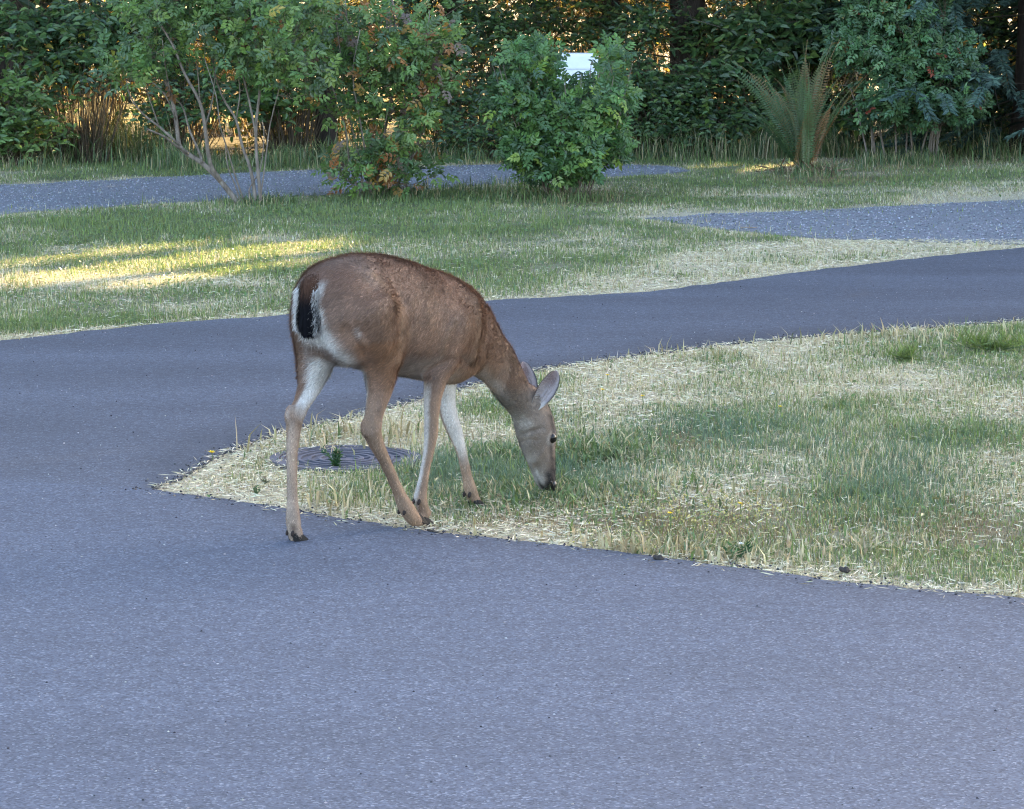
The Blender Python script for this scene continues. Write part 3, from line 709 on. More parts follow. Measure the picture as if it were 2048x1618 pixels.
shrub("rose_shrub", "tall loose shrub with orange-tinged leaves and many upright stems", (750, 396), S2,
      [(640, 130, 60, 55), (700, 55, 85, 60), (765, 140, 100, 80), (860, 85, 55, 65), (875, 180, 40, 40), (700, 225, 60, 55), (815, 235, 60, 45), (760, 305, 70, 50), (700, 355, 40, 32), (820, 350, 50, 28), (760, 370, 70, 22)],
      240, ROSE1[:3] + [(.34, .15, .05), (.40, .24, .06), (.22, .16, .12)], [4, 4, 2, .5, .5, .6], .052, 302, dy=.42, slen=.17)
rs3 = np.random.RandomState(77)
S3 = []
for i in range(16):
    x0 = 1095 + 85 * rs3.rand(); x1 = 1130 + (x0 - 1137) * 3.2 + rs3.normal(0, 15); y1 = rs3.uniform(110, 230)
    S3.append(((.008, .003), (x0, 397), (x0 * .75 + x1 * .25, 340), (x0 * .4 + x1 * .6, 270), (x1, y1)))
shrub("rose_shrub", "rounded dense green shrub in front of the white utility pedestal", (1137, 397), S3,
      [(1065, 150, 43, 31), (1052, 215, 52, 46), (1121, 240, 82, 44), (1209, 210, 39, 55), (1130, 290, 103, 55), (1065, 310, 47, 39), (1194, 300, 47, 41), (1121, 345, 69, 29), (1044, 120, 22, 17), (1091, 120, 17, 28), (1217, 145, 19, 37), (1130, 100, 12, 9), (1147, 185, 52, 15)],
      640, [(0.096, 0.186, 0.057), (0.134, 0.231, 0.060), (0.077, 0.141, 0.057), (0.230, 0.327, 0.062)], [4, 3, 3, .8], .052, 303, dy=.5, slen=.13, thin=(1092, 1212, 196))
S5 = []
for i in range(14):
    x0 = 1730 + 150 * rs3.rand(); x1 = 1810 + (x0 - 1805) * 1.7 + rs3.normal(0, 20); y1 = rs3.uniform(10, 180)
    S5.append(((.012, .004), (x0, 322), (x0 * .8 + x1 * .2, 270), (x0 * .4 + x1 * .6, 180), (x1, y1)))
shrub("rose_shrub", "tall dense blue-green shrub with a few red leaves beside the fern", (1800, 324), S5,
      [(1792, 40, 97, 55), (1726, 110, 57, 41), (1814, 130, 101, 69), (1893, 140, 51, 60), (1827, 215, 92, 46), (1766, 215, 48, 51), (1911, 215, 33, 41), (1871, 236, 48, 23), (1792, 236, 44, 28), (1704, 90, 35, 18), (1801, -20, 97, 37)],
      760, [(0.087, 0.171, 0.067), (0.125, 0.216, 0.078), (0.073, 0.134, 0.062), (.42, .10, .06), (.36, .18, .05)], [4, 3, 3, .08, .12], .055, 304, dy=.55, slen=.16)

# ------------------------------------------------------------------ sword fern
def fern(name, label, base_px, seed, nf, group=None):
    rs = np.random.RandomState(seed); b = gnd(*base_px)
    root = empty(name, (b[0], b[1], 0)); tag(root, label, "fern", group)
    for i in range(nf):
        az = rs.uniform(0, 6.28); L = rs.uniform(.75, 1.32); tilt = rs.uniform(.05, .56)
        if i < 4: az = math.pi + rs.normal(0, .25); tilt = rs.uniform(.5, .7)
        T = np.linspace(0, 1, 12)
        th = tilt + T ** 2.2 * rs.uniform(.1, 1.1)
        d = np.stack([np.sin(th) * math.cos(az), np.sin(th) * math.sin(az) * .9, np.cos(th)], 1)
        pts = np.cumsum(np.vstack([[rs.normal(0, .035), rs.normal(0, .035), 0.0], d[:-1] * L / 11]), 0)
        V, q, t = tube(pts, np.linspace(.0045, .0015, 12), 4)
        npn = 42; tt = np.linspace(.16, .99, npn); idx = tt * 11; i0 = np.clip(idx.astype(int), 0, 10); f = (idx - i0)[:, None]
        pp = pts[i0] * (1 - f) + pts[i0 + 1] * f; dd = nrm(pts[i0 + 1] - pts[i0])
        fa = az + rs.normal(0, .7)
        S = nrm(np.cross(dd, np.tile([[math.cos(az + 1.57) * .2 + .02, math.sin(az + 1.57) * .2, 1.0]], (npn, 1)) if tilt > .5 else np.tile([[math.cos(fa), math.sin(fa), .2]], (npn, 1))))
        N = np.cross(S, dd)
        ln = .062 * np.sin(np.clip(tt * 1.1 + .08, 0, 1) * np.pi) ** .55 * L
        cc = pick_col(rs, 1, [(.20, .13, .05), (.10, .15, .05), (.14, .15, .06), (.25, .15, .06), (.10, .17, .07)], [1.6, 2.2, 2.6, 1.0, 1.4] if i >= 4 else [0, 0, 0, 0, 1])
        PP = np.concatenate([pp, pp]); AA = np.concatenate([S + dd * .30, -S + dd * .30]); LL = np.concatenate([ln, ln]) + .004
        V2, F2, _ = leaf_geo(PP, AA + rs.normal(0, .05, AA.shape), np.concatenate([N, N]), LL, np.full(len(PP), .013), np.zeros((len(PP), 3)), .1, False, .05)
        Vv = np.concatenate([V, V2]); F = [q, np.concatenate([t, F2 + len(V)])]
        C = np.concatenate([np.tile(cc * 1.1, (len(V), 1)), np.tile(cc, (len(V2), 1)) * rs.uniform(.85, 1.15, (len(V2), 1))])
        add("frond", np_mesh("frond", Vv, F, C), M_LEAF, root)
    n = 260; P = np.stack([rs.normal(0, .16, n), rs.normal(0, .16, n), rs.uniform(.0, .05, n)], 1)
    V, F, C = leaf_geo(P, np.stack([rs.normal(0, 1, n), rs.normal(0, 1, n), rs.normal(.1, .3, n)], 1), rand_dir(rs, n, 1), rs.uniform(.05, .2, n), rs.uniform(.008, .02, n), pick_col(rs, n, [(.20, .12, .07), (.30, .2, .13), (.13, .08, .05)], [1, 1, 1]), .1, False)
    o = add("dead_fronds", np_mesh("dead_fronds", V, F, C), M_TWIG, root); tag(o, kind="stuff")
fern("sword_fern", "bronze-green sword fern with upright fronds beside the tall dense shrub", (1608, 347), 401, 56)

# ------------------------------------------------------------------ white utility pedestal behind the round shrub
bp_ = gnd(1151, 333)
ped = empty("utility_pedestal", (bp_[0], bp_[1], 0)); tag(ped, "white plastic utility pedestal half hidden behind the rounded shrub", "utility box")
hw, hd = .205, .17; top = at(1151, 106, bp_[1])[2]
me = np_mesh("plinth", *[(lambda g: (g[0], g[1]))(box_geo(-hw - .03, hw + .03, -hd - .03, hd + .03, -.05, .06))][0]); bevel(me, .01); add("plinth", me, M_GREYM, ped)
g = box_geo(-hw + .008, hw - .008, -hd + .008, hd - .008, .058, top - .10); me = np_mesh("cabinet", g[0], g[1]); bevel(me, .018, 3); cabinet = add("cabinet", me, M_WHITE, ped)
g = box_geo(-hw, hw, -hd, hd, top - .16, top); me = np_mesh("lid", g[0], g[1]); bevel(me, .028, 4); add("lid", me, M_WHITE, ped)
g = box_geo(-hw + .05, hw - .05, -hd + .001, -hd + .014, .14, top - .22); me = np_mesh("door_panel", g[0], g[1]); bevel(me, .004); dp = add("door_panel", me, M_WHITE, ped)
g = box_geo(.08, .115, -hd - .008, -hd + .004, .48, .56); me = np_mesh("latch", g[0], g[1]); bevel(me, .003); add("latch", me, M_GREYM, dp)

# ------------------------------------------------------------------ utility cover set in the tip of the lawn
cc_ = gnd(692, 921)
cov = empty("utility_cover", (cc_[0], cc_[1], 0)); tag(cov, "round ribbed grey utility cover set in dry grass behind the deer's legs", "manhole cover")
def ring(r0, r1, z0, z1, seg=56):
    a = np.linspace(0, 2 * np.pi, seg, endpoint=False); V = []
    for r, z in ((r0, z0), (r0, z1), (r1, z1), (r1, z0)): V += [(r * math.cos(t), r * math.sin(t), z) for t in a]
    F = []
    for k in range(4):
        for i in range(seg):
            j = (i + 1) % seg; k2 = (k + 1) % 4
            F.append((k * seg + i, k2 * seg + i, k2 * seg + j, k * seg + j))
    return np.array(V), np.array(F), np.zeros((0, 3), int)
V, q, t = ring(.232, .262, -.02, .013); add("rim", np_mesh("rim", V, q), M_COVER, cov)
V, q, t = tube([(0, 0, -.02), (0, 0, .004)], [.230, .230], 56, capk=0); lid = add("lid", np_mesh("lid", *join([(V, q, t)])), M_COVER, cov)
for r in (.05, .085, .12, .155, .19, .215):
    V, q, t = ring(r, r + .012, -.002, .011); add("rib", np_mesh("rib", V, q), M_COVER, lid)
for a in np.arange(4) * math.pi / 2 + .3:
    d = np.array([math.cos(a), math.sin(a), 0]); s = np.array([-d[1], d[0], 0])
    V = np.array([d * r + s * w + np.array([0, 0, z]) for z in (-.001, .009) for r, w in ((.03, -.008), (.225, -.008), (.225, .008), (.03, .008))])
    add("spoke", np_mesh("spoke", V, np.array([(3, 2, 1, 0), (4, 5, 6, 7), (0, 1, 5, 4), (1, 2, 6, 5), (2, 3, 7, 6), (3, 0, 4, 7)])), M_COVER, lid)

# ------------------------------------------------------------------ the deer
HEAD = math.radians(48)                         # it walks to the right and away
DG = (gnd(592, 1088) + gnd(840, 1057)) / 2
du_ = np.array([math.cos(HEAD), math.sin(HEAD), 0]); dl_ = np.array([-math.sin(HEAD), math.cos(HEAD), 0])
deer = empty("deer", (DG[0], DG[1], 0), HEAD)
tag(deer, "brown black-tailed deer grazing with its head down at the lawn's edge", "deer")
def J(px, py, v):
    """joint seen at a photo pixel, lying v metres left of the deer's middle plane -> deer space"""
    r = ray(px, py); o_ = np.array([0, 0, CAM_H]); t = (DG @ dl_ + v - o_ @ dl_) / (r @ dl_); q = o_ + t * r
    return np.array([q @ du_ - DG @ du_, v, q[2]])
def loft(secs, sides=28, top_narrow=0.0):
    """secs: (u, z, tangent angle from +u, half profile, half width[, v])"""
    a = np.linspace(0, 2 * np.pi, sides, endpoint=False); V = []
    for s in secs:
        u, z, th, ha, hb = s[:5]; v = s[5] if len(s) > 5 else 0.0
        n = np.array([-math.sin(th), 0, math.cos(th)])
        V.append(np.array([u, v, z]) + np.outer(np.cos(a) * (1 - top_narrow * np.sin(a)), [0, 1, 0]) * hb + np.outer(np.sin(a), n) * ha)
    n = len(secs); V = np.concatenate(V + [np.array([[secs[0][0], secs[0][5] if len(secs[0]) > 5 else 0, secs[0][1]], [secs[-1][0], secs[-1][5] if len(secs[-1]) > 5 else 0, secs[-1][1]]])])
    q = [(i * sides + k, i * sides + (k + 1) % sides, (i + 1) * sides + (k + 1) % sides, (i + 1) * sides + k) for i in range(n - 1) for k in range(sides)]
    t = []
    for k in range(sides):
        t += [(n * sides, (k + 1) % sides, k), (n * sides + 1, (n - 1) * sides + k, (n - 1) * sides + (k + 1) % sides)]
    return V, np.array(q), np.array(t)
def ellipsoid(c, r, rot=0.0, n=20):
    """rot: pitch in the u-z plane"""
    V, Q, T = [], [], []
    for i in range(1, n):
        p = math.pi * i / n
        for k in range(2 * n):
            a = math.pi * k / n; V.append((math.sin(p) * math.cos(a), math.sin(p) * math.sin(a), math.cos(p)))
    V += [(0, 0, 1), (0, 0, -1)]; V = np.array(V) * np.array(r)
    cr, sr = math.cos(rot), math.sin(rot); V = np.stack([V[:, 0] * cr + V[:, 2] * sr, V[:, 1], -V[:, 0] * sr + V[:, 2] * cr], 1) + np.array(c)
    m = 2 * n
    for i in range(n - 2):
        for k in range(m): Q.append((i * m + k, (i + 1) * m + k, (i + 1) * m + (k + 1) % m, i * m + (k + 1) % m))
    b = (n - 1) * m
    for k in range(m): T += [(b, k, (k + 1) % m), (b + 1, (n - 2) * m + (k + 1) % m, (n - 2) * m + k)]
    return V, np.array(Q), np.array(T)
trunk_s = [(-.205, .735, 0, .045, .045), (-.19, .712, 0, .085, .085), (-.15, .692, 0, .128, .112), (-.09, .683, 0, .157, .126), (-.02, .679, 0, .168, .130), (.06, .665, 0, .178, .130),
           (.14, .650, 0, .180, .136), (.22, .630, 0, .177, .142), (.30, .607, 0, .174, .138), (.37, .590, 0, .172, .128), (.43, .573, -.15, .160, .112), (.48, .552, -.3, .134, .094), (.525, .535, -.45, .100, .074), (.55, .525, -.5, .06, .05)]
def neck_sec(top, bot, hb, k=1.0):
    c = (np.array(top) + np.array(bot)) / 2; d = np.array(top) - np.array(bot); return (c[0], c[1], math.atan2(-d[0], d[1]), np.hypot(*d) / 2 * k, hb)
neck_s = [neck_sec((.36, .76), (.44, .45), .105, .9), neck_sec((.47, .705), (.47, .44), .096, .97), neck_sec((.545, .645), (.510, .428), .078, .98), neck_sec((.60, .582), (.560, .402), .060, .97), neck_sec((.655, .522), (.606, .362), .054, .96),
          neck_sec((.700, .458), (.650, .312), .050, .92), neck_sec((.738, .405), (.690, .275), .048, .9), neck_sec((.765, .36), (.715, .25), .046, .9)]
hx = math.radians(-72)
head_s = [(.725, .372, hx + .2, .030, .030), (.742, .345, hx + .2, .050, .046), (.762, .306, hx, .062, .056), (.781, .262, hx, .068, .061), (.794, .222, hx, .067, .061), (.805, .182, hx, .062, .053),
          (.816, .145, hx, .054, .044), (.826, .112, hx, .048, .038), (.835, .082, hx, .043, .034), (.843, .056, hx, .038, .030), (.850, .034, hx, .027, .023)]
LEGS = {
 "hl": [(J(652, 600, .07), .10), (J(640, 650, .078), .088), (J(632, 700, .078), .066), (J(627, 740, .074), .050), (J(619, 775, .070), .035), (J(603, 808, .064), .0255), (J(588, 838, .058), .0275), (J(587, 864, .056), .0215),
        (J(584, 905, .052), .0172), (J(584, 950, .050), .0160), (J(585, 1000, .047), .0162), (J(586, 1036, .045), .0225), (J(588, 1056, .044), .0215), (J(592, 1072, .043), .023), (J(596, 1080, .043), .020)],
 "hr": [(J(722, 600, -.072), .11), (J(738, 660, -.082), .090), (J(757, 705, -.090), .062), (J(762, 745, -.090), .048), (J(758, 785, -.086), .036), (J(748, 828, -.080), .0275), (J(742, 862, -.076), .0300), (J(753, 888, -.074), .0230),
        (J(768, 918, -.070), .0185), (J(782, 948, -.066), .0172), (J(796, 982, -.060), .0175), (J(811, 1014, -.055), .0245), (J(824, 1033, -.052), .0230), (J(838, 1047, -.050), .021)],
 "fr": [(J(905, 620, -.080), .080), (J(900, 665, -.088), .075), (J(888, 712, -.086), .056), (J(871, 757, -.080), .036), (J(865, 795, -.074), .0275), (J(863, 835, -.068), .0225), (J(862, 872, -.064), .0215), (J(858, 900, -.060), .0170),
        (J(851, 935, -.056), .0155), (J(845, 968, -.052), .0165), (J(840, 994, -.049), .0215), (J(845, 1014, -.046), .0185), (J(852, 1032, -.044), .020)],
 "fl": [(J(912, 660, .070), .068), (J(898, 720, .075), .052), (J(888, 770, .072), .038), (J(892, 805, .066), .030), (J(899, 835, .062), .0265), (J(910, 864, .058), .0245), (J(919, 890, .055), .0180),
        (J(927, 920, .052), .0160), (J(934, 952, .050), .0165), (J(941, 980, .047), .0210), (J(949, 999, .046), .0180), (J(956, 1012, .045), .019)],
}
geo = [loft(trunk_s, top_narrow=.10), loft(neck_s), loft(head_s, top_narrow=0)]
for k, L in LEGS.items():
    pts = np.array([p for p, r in L]); rad = np.array([r for p, r in L])
    geo.append(tube(pts, np.stack([rad * 1.0, rad * 1.0], 1), 16))
for sg in (1, -1):
    geo.append(ellipsoid((-.075, sg * .070, .672), (.118, .068, .150), .15))         # haunch
    geo.append(ellipsoid((.020, sg * .098, .585), (.062, .042, .095), -.5))           # stifle
    geo.append(ellipsoid((.385, sg * .074, .600), (.085, .050, .135), -.35))          # shoulder
    geo.append(ellipsoid((.785, sg * .044, .245), (.030, .020, .045), -.3))           # cheek
    geo.append(ellipsoid((.835, sg * .030, .215), (.020, .022, .026), -.3))           # brow
hp = LEGS["hl"][6][0]; geo.append(ellipsoid(hp + np.array([-.019, 0, .018]), (.015, .013, .030), .25))   # points of the hocks
hp = LEGS["hr"][6][0]; geo.append(ellipsoid(hp + np.array([-.024, 0, .014]), (.016, .014, .030), .05))
Vd, Fd = join(geo)
tmp_me = np_mesh("body", Vd, Fd)
body = add("body", tmp_me, None, deer)
md = body.modifiers.new("r", 'REMESH'); md.mode = 'VOXEL'; md.voxel_size = .0055
md2 = body.modifiers.new("s", 'SMOOTH'); md2.factor = .5; md2.iterations = 4
dg = bpy.context.evaluated_depsgraph_get(); dg.update()
ev = bpy.data.meshes.new_from_object(body.evaluated_get(dg))
body.modifiers.clear()
bv = np.zeros(len(ev.vertices) * 3, np.float32); ev.vertices.foreach_get("co", bv); bv = bv.reshape(-1, 3).astype(float)
ev.calc_loop_triangles()
bt = np.zeros(len(ev.loop_triangles) * 3, np.int32); ev.loop_triangles.foreach_get("vertices", bt); bt = bt.reshape(-1, 3)
# extra smoothing where the body is thick, so muscles blend while the legs keep their girth
be = np.zeros(len(ev.edges) * 2, np.int32); ev.edges.foreach_get("vertices", be); be = be.reshape(-1, 2)
deg = np.bincount(be.ravel(), minlength=len(bv)).astype(float)[:, None]
def _ss(x, a, b):
    t = np.clip((x - a) / (b - a), 0, 1); return t * t * (3 - 2 * t)
wsm = _ss(bv[:, 2], .47, .60) * (1 - _ss(bv[:, 0], .60, .68)) + .25 * (bv[:, 0] > .6)
wsm = np.clip(wsm, .03, 1)[:, None] * .6
for it in range(120):
    acc = np.zeros_like(bv)
    for c_ in range(3):
        acc[:, c_] = np.bincount(be[:, 0], bv[be[:, 1], c_], len(bv)) + np.bincount(be[:, 1], bv[be[:, 0], c_], len(bv))
    bv = bv + (acc / deg - bv) * wsm
ev.vertices.foreach_set("co", bv.astype(np.float32).ravel()); ev.update()
bn = np.zeros(len(ev.vertices) * 3, np.float32); ev.vertices.foreach_get("normal", bn); bn = bn.reshape(-1, 3).astype(float)
# coat colours --------------------------------------------------
def seg_dist(P, L):
    best = np.full(len(P), 1e9); prm = np.zeros(len(P)); cen = np.zeros((len(P), 3)); n = len(L) - 1
    for i in range(n):
        a, b = L[i][0], L[i + 1][0]; ab = b - a; t = np.clip(((P - a) @ ab) / (ab @ ab), 0, 1); c = a + t[:, None] * ab
        d = np.linalg.norm(P - c, axis=1) - (L[i][1] * (1 - t) + L[i + 1][1] * t)
        m = d < best; best[m] = d[m]; prm[m] = (i + t[m]) / n; cen[m] = c[m]
    return best, prm, cen
def ss(x, a, b):
    t = np.clip((x - a) / (b - a), 0, 1); return t * t * (3 - 2 * t)
COAT = np.array([.220, .128, .084]); COAT_D = np.array([.155, .083, .055]); TAN = np.array([.275, .180, .118]); CREAM = np.array([.58, .525, .47]); GREYB = np.array([.165, .118, .088])
# relief of folds, shoulder and haunch, drawn along lines traced on its near side
def body_px(P):
    X = DG[0] + P[:, 0] * du_[0] + P[:, 1] * dl_[0]; Y = DG[1] + P[:, 0] * du_[1] + P[:, 1] * dl_[1]; return to_px(X, Y, P[:, 2])
facing = _ss(-(bn[:, 0] * math.sin(HEAD) + bn[:, 1] * math.cos(HEAD)), .0, .3)
bx_, by_ = body_px(bv)
def stroke(line, w):
    d = np.full(len(bv), 1e9); L = smooth_path([(a, b, 0) for a, b in line], 6)[:, :2]
    for a, b in zip(L[:-1], L[1:]):
        ab = b - a; t = np.clip(((bx_ - a[0]) * ab[0] + (by_ - a[1]) * ab[1]) / (ab @ ab), 0, 1); d = np.minimum(d, np.hypot(bx_ - a[0] - t * ab[0], by_ - a[1] - t * ab[1]))
    return np.exp(-(d / w) ** 2) * facing
RELIEF = [(.0045, 12, [(745, 548), (775, 578), (798, 622), (805, 675), (797, 725)]), (-.0040, 13, [(768, 552), (796, 585), (818, 630), (822, 690), (812, 735)]),
          (.0050, 8, [(950, 585), (956, 635), (953, 690), (944, 722)]), (-.0045, 9, [(966, 600), (973, 650), (968, 700), (958, 735)]), (.0035, 8, [(910, 640), (895, 672), (886, 705)]),
          (-.0050, 8, [(860, 735), (890, 722), (925, 716), (945, 730)]), (-.0045, 8, [(700, 655), (722, 690), (742, 730)]), (.004, 8, [(690, 590), (705, 650), (735, 690)]),
          (.0013, 8, [(830, 600), (838, 650), (836, 700)]), (.0015, 8, [(855, 610), (862, 655), (858, 705)]), (.0010, 8, [(880, 625), (884, 660), (878, 700)]),
          (-.0035, 5, [(1045, 870), (1062, 862), (1085, 858)]), (-.003, 5, [(1040, 885), (1058, 880), (1075, 882)]), (.003, 6, [(1066, 930), (1078, 915), (1088, 900)]), (-.004, 6, [(752, 800), (757, 840)]), (-.0035, 5, [(605, 800), (600, 838)]),
          (.004, 6, [(790, 760), (776, 820), (765, 855)]), (-.004, 5, [(1079, 952), (1072, 940), (1070, 930)])]
dsp = np.zeros(len(bv))
for a_, w_, ln in RELIEF: dsp += a_ * stroke(ln, w_)
dsp += (vnoise(bv[:, 0] + bv[:, 1] * .6, bv[:, 2], .045, 54) - .5) * .005 * _ss(bv[:, 2], .45, .55)
bv = bv + bn * dsp[:, None]
ev.vertices.foreach_set("co", bv.astype(np.float32).ravel()); ev.update()
ev.vertices.foreach_get("normal", (_nn := np.zeros(len(bv) * 3, np.float32))); bn = _nn.reshape(-1, 3).astype(float)
u_, v_, z_ = bv.T
col = np.tile(COAT, (len(bv), 1))
def mixc(c, w): 
    global col
    col = col * (1 - w[:, None]) + np.asarray(c)[None] * w[:, None]
nz = vnoise(u_ * 1.0 + v_ * .7, z_ + v_ * .4, .035, 51) - .5
nz2 = vnoise(u_ - v_, z_ * 1.3, .10, 52) - .5
mixc(COAT_D, np.clip(ss(z_ + nz2 * .05, .70, .80) * ss(bn[:, 2], .15, .8) * .55, 0, 1))                 # darker back
mixc(GREYB, ss(u_, .40, .70) * .45)                                                                       # greyer neck
mixc(TAN * .9, ss(-bn[:, 2], .2, .8) * ss(.60 - z_, 0, .1) * .5)
mixc(CREAM * .95, ss(-bn[:, 2], .35, .85) * ss(u_, -.2, .0) * ss(.5 - u_, 0, .15) * ss(z_, .38, .44) * ss(.40 - u_, 0, .1) * .40)   # pale belly
# rump patch either side of the tail and down between the thighs
rp = ss(.066 + nz * .02 - np.abs(v_), 0, .018) * ss(-.155 - u_ + nz * .02, -.015, .025) * ss(.79 - z_, 0, .03)
mixc(CREAM, np.clip(rp, 0, 1))
ids = {}
alld = {k: seg_dist(bv, L) for k, L in LEGS.items()}
for k, (d, prm, cen) in alld.items():
    near = ss(.016 - d, 0, .012) * (z_ < .60)
    inner = (v_ - cen[:, 1]) * (1 if k.endswith("r") else -1)             # towards the middle plane
    nin = bn[:, 1] * (1 if k.endswith("r") else -1)
    low = ss(.50 - z_, 0, .2)
    mixc(TAN, near * low * .85)
    if k == "hl": mixc(CREAM * 1.05, near * ss(nin + bn[:, 0] * .25, .05, .55) * ss(z_ + nz * .03, .385, .43) * ss(.66 - z_, 0, .05))
    if k == "hl": mixc(TAN * 1.25, near * ss(nin, .0, .5) * ss(.37 - z_, 0, .03) * ss(z_, .05, .2) * .6)
    if k == "hr": mixc(CREAM * .9, near * ss(nin, .1, .6) * ss(z_, .36, .5) * .9)
    if k == "hr": mixc(np.array([.24, .118, .060]), near * ss(-nin, -.3, .4) * ss(z_, .40, .52) * .7)
    if k in ("fl",): mixc(CREAM * 1.05, near * ss(nin, -.35, .25) * ss(z_, .12, .24) * ss(.48 - z_, 0, .05)); mixc(TAN * 1.15, near * ss(.16 - z_, 0, .06) * .8)
    if k in ("fr",): mixc(CREAM, near * ss(-bn[:, 0] + .35 * bn[:, 1], .60, 1.0) * ss(.47 - z_, 0, .06) * ss(z_, .05, .1) * .85)
    mixc(np.array([.16, .09, .055]), near * ss(.055 - z_, 0, .03) * ss(bn[:, 0] * .3 - bn[:, 1] * .2 + .4 * np.abs(v_ - cen[:, 1]) / .02, .4, .9) * .4)
# thigh front: pale hairs; flank fold
# throat and muzzle
hd_ = (u_ > .50)
ax = np.stack([u_ - .76, z_ - .30], 1); tdir = np.array([math.cos(hx), math.sin(hx)]); ndir = np.array([-math.sin(hx), math.cos(hx)])
sa = ax @ tdir; sb = ax @ ndir                                           # along the head (to the nose) and toward the forehead
inhead = ss(z_, .40, .30) * 0 + ss(.40 - z_, 0, .06) * (u_ > .62)
mixc(np.array([.215, .170, .138]), inhead * .85)
mixc(CREAM * .62, inhead * ss(-sb + nz * .02, .034, .066) * ss(sa, -.06, .06) * .7)     # jaw and throat
mixc(CREAM * .7, ss(bn[:, 0] * -.5 - bn[:, 2] + nz * .3, .55, 1.0) * hd_ * (z_ > .25) * .45)
mixc(np.array([.05, .042, .040]), inhead * ss(sb, .040, .056) * ss(sa, -.03, .0) * ss(.06 - sa, 0, .05) * ss(.055 - np.abs(v_), 0, .02) * .8)   # dark forehead
mixc(np.array([.06, .050, .048]), inhead * ss(sa, .15, .235) * ss(sb, -.016, .006) * .85)
mixc(CREAM * .75, inhead * ss(sa, .17, .23) * ss(-sb, .010, .030) * .5)
ed = np.linalg.norm(bv - np.array([.813, -.058, .206]), axis=1); mixc(CREAM * .75, ss(.034 - ed, 0, .012) * ss(ed, .014, .022) * .6)
mixc(CREAM * .55, stroke([(620, 512), (668, 516), (712, 520), (755, 560)], 16) * .30)                  # grizzled hairs and sky sheen over the hip, painted into the coat
mixc(TAN * 1.15, stroke(RELIEF[0][2], 6) * .55); mixc(TAN * 1.05, stroke(RELIEF[2][2], 6) * .45); mixc(TAN, stroke(RELIEF[4][2], 6) * .4)  # highlights on fold and shoulder ridges painted into the coat, with the hair lay
mixc(CREAM * .75, stroke([(717, 657), (722, 670)], 4.5) * .55)
mixc(CREAM, stroke([(636, 645), (652, 672), (676, 702), (700, 722)], 15) * ss(z_, .3, .4) * .9)
mixc(np.array([.03, .026, .026]), stroke([(1090, 978), (1081, 970), (1076, 960), (1071, 952)], 3.2) * .95)      # mouth
mixc(CREAM * .9, stroke([(1074, 950), (1073, 942)], 3) * .8)
mixc(np.array([.020, .018, .018]), stroke([(1098, 950), (1100, 962), (1096, 972)], 9) * .95)                     # wet nose
mixc(np.array([.055, .046, .043]), stroke([(1101, 832), (1106, 850), (1108, 868)], 6) * .9)
mixc(np.array([.04, .034, .032]), stroke([(1102, 890), (1104, 920), (1106, 945)], 4) * .8)
mixc(CREAM * .62, stroke([(1040, 905), (1058, 938), (1072, 958)], 10) * .55)
mixc(np.array([.09, .065, .05]), stroke([(1046, 866), (1060, 861), (1078, 857)], 3) * .5)
# dark line down the back of the near hind foot, brown hock on the far one
mixc(np.array([.10, .055, .035]), stroke([(586, 1052), (588, 1066), (590, 1078)], 5) * .8)
mixc(np.array([.20, .105, .055]), stroke([(574, 812), (584, 832), (596, 846)], 12) * .7)
mixc(np.array([.17, .085, .045]), stroke([(590, 690), (594, 730), (596, 770), (586, 800)], 8) * .8)
mixc(np.array([.15, .08, .045]), stroke([(724, 868), (740, 890), (765, 935), (790, 985)], 9) * .45)
col *= (1 + nz[:, None] * .34 + nz2[:, None] * .30)
col = np.clip(col, .004, .8)
final = np_mesh("body", bv, bt, col, True)
body.data = final; final.materials.append(M_FUR)
# short hair lying back along the body ---------------------------
rs = np.random.RandomState(61)
tri = bv[bt]; area = np.linalg.norm(np.cross(tri[:, 1] - tri[:, 0], tri[:, 2] - tri[:, 0]), axis=1) / 2
NH = 170000
pk = rs.choice(len(bt), NH, p=area / area.sum()); r1 = np.sqrt(rs.rand(NH)); r2 = rs.rand(NH)
wts = np.stack([1 - r1, r1 * (1 - r2), r1 * r2], 1)
hp_ = (tri[pk] * wts[:, :, None]).sum(1); hn = nrm((bn[bt[pk]] * wts[:, :, None]).sum(1)); hc = (col[bt[pk]] * wts[:, :, None]).sum(1)
comb = np.tile([[-1.0, 0, -.55]], (NH, 1))
nk = ss(hp_[:, 0], .42, .55); comb = comb * (1 - nk[:, None]) + np.array([[-.75, 0, .45]]) * nk[:, None]
lg = ss(.50 - hp_[:, 2], 0, .08) * (hp_[:, 0] < .62); comb = comb * (1 - lg[:, None]) + np.array([[-.25, 0, -1.0]]) * lg[:, None]
comb = comb + rs.normal(0, .28, comb.shape); comb = nrm(comb - hn * (comb * hn).sum(1, keepdims=True))
hl = .021 * (1 - .6 * lg) * (1 - .6 * ss(hp_[:, 0], .64, .74)) * rs.uniform(.6, 1.3, NH)
lift = rs.uniform(.08, .34, (NH, 1)) + .5 * (rs.rand(NH, 1) < .12)
tipp = hp_ + nrm(comb + hn * lift) * hl[:, None]; sd = nrm(np.cross(hn, comb)) * (.0009 * rs.uniform(.7, 1.3, NH))[:, None]
HV = np.stack([hp_ - sd - hn * .001, hp_ + sd - hn * .001, tipp], 1).reshape(-1, 3)
HC = np.repeat(np.clip(hc * rs.lognormal(-.03, .32, (NH, 1)), 0, .85), 3, 0)
fur = add("fur", np_mesh("fur", HV, np.arange(NH * 3).reshape(-1, 3), HC), M_HAIR, body); tag(fur, kind="stuff")
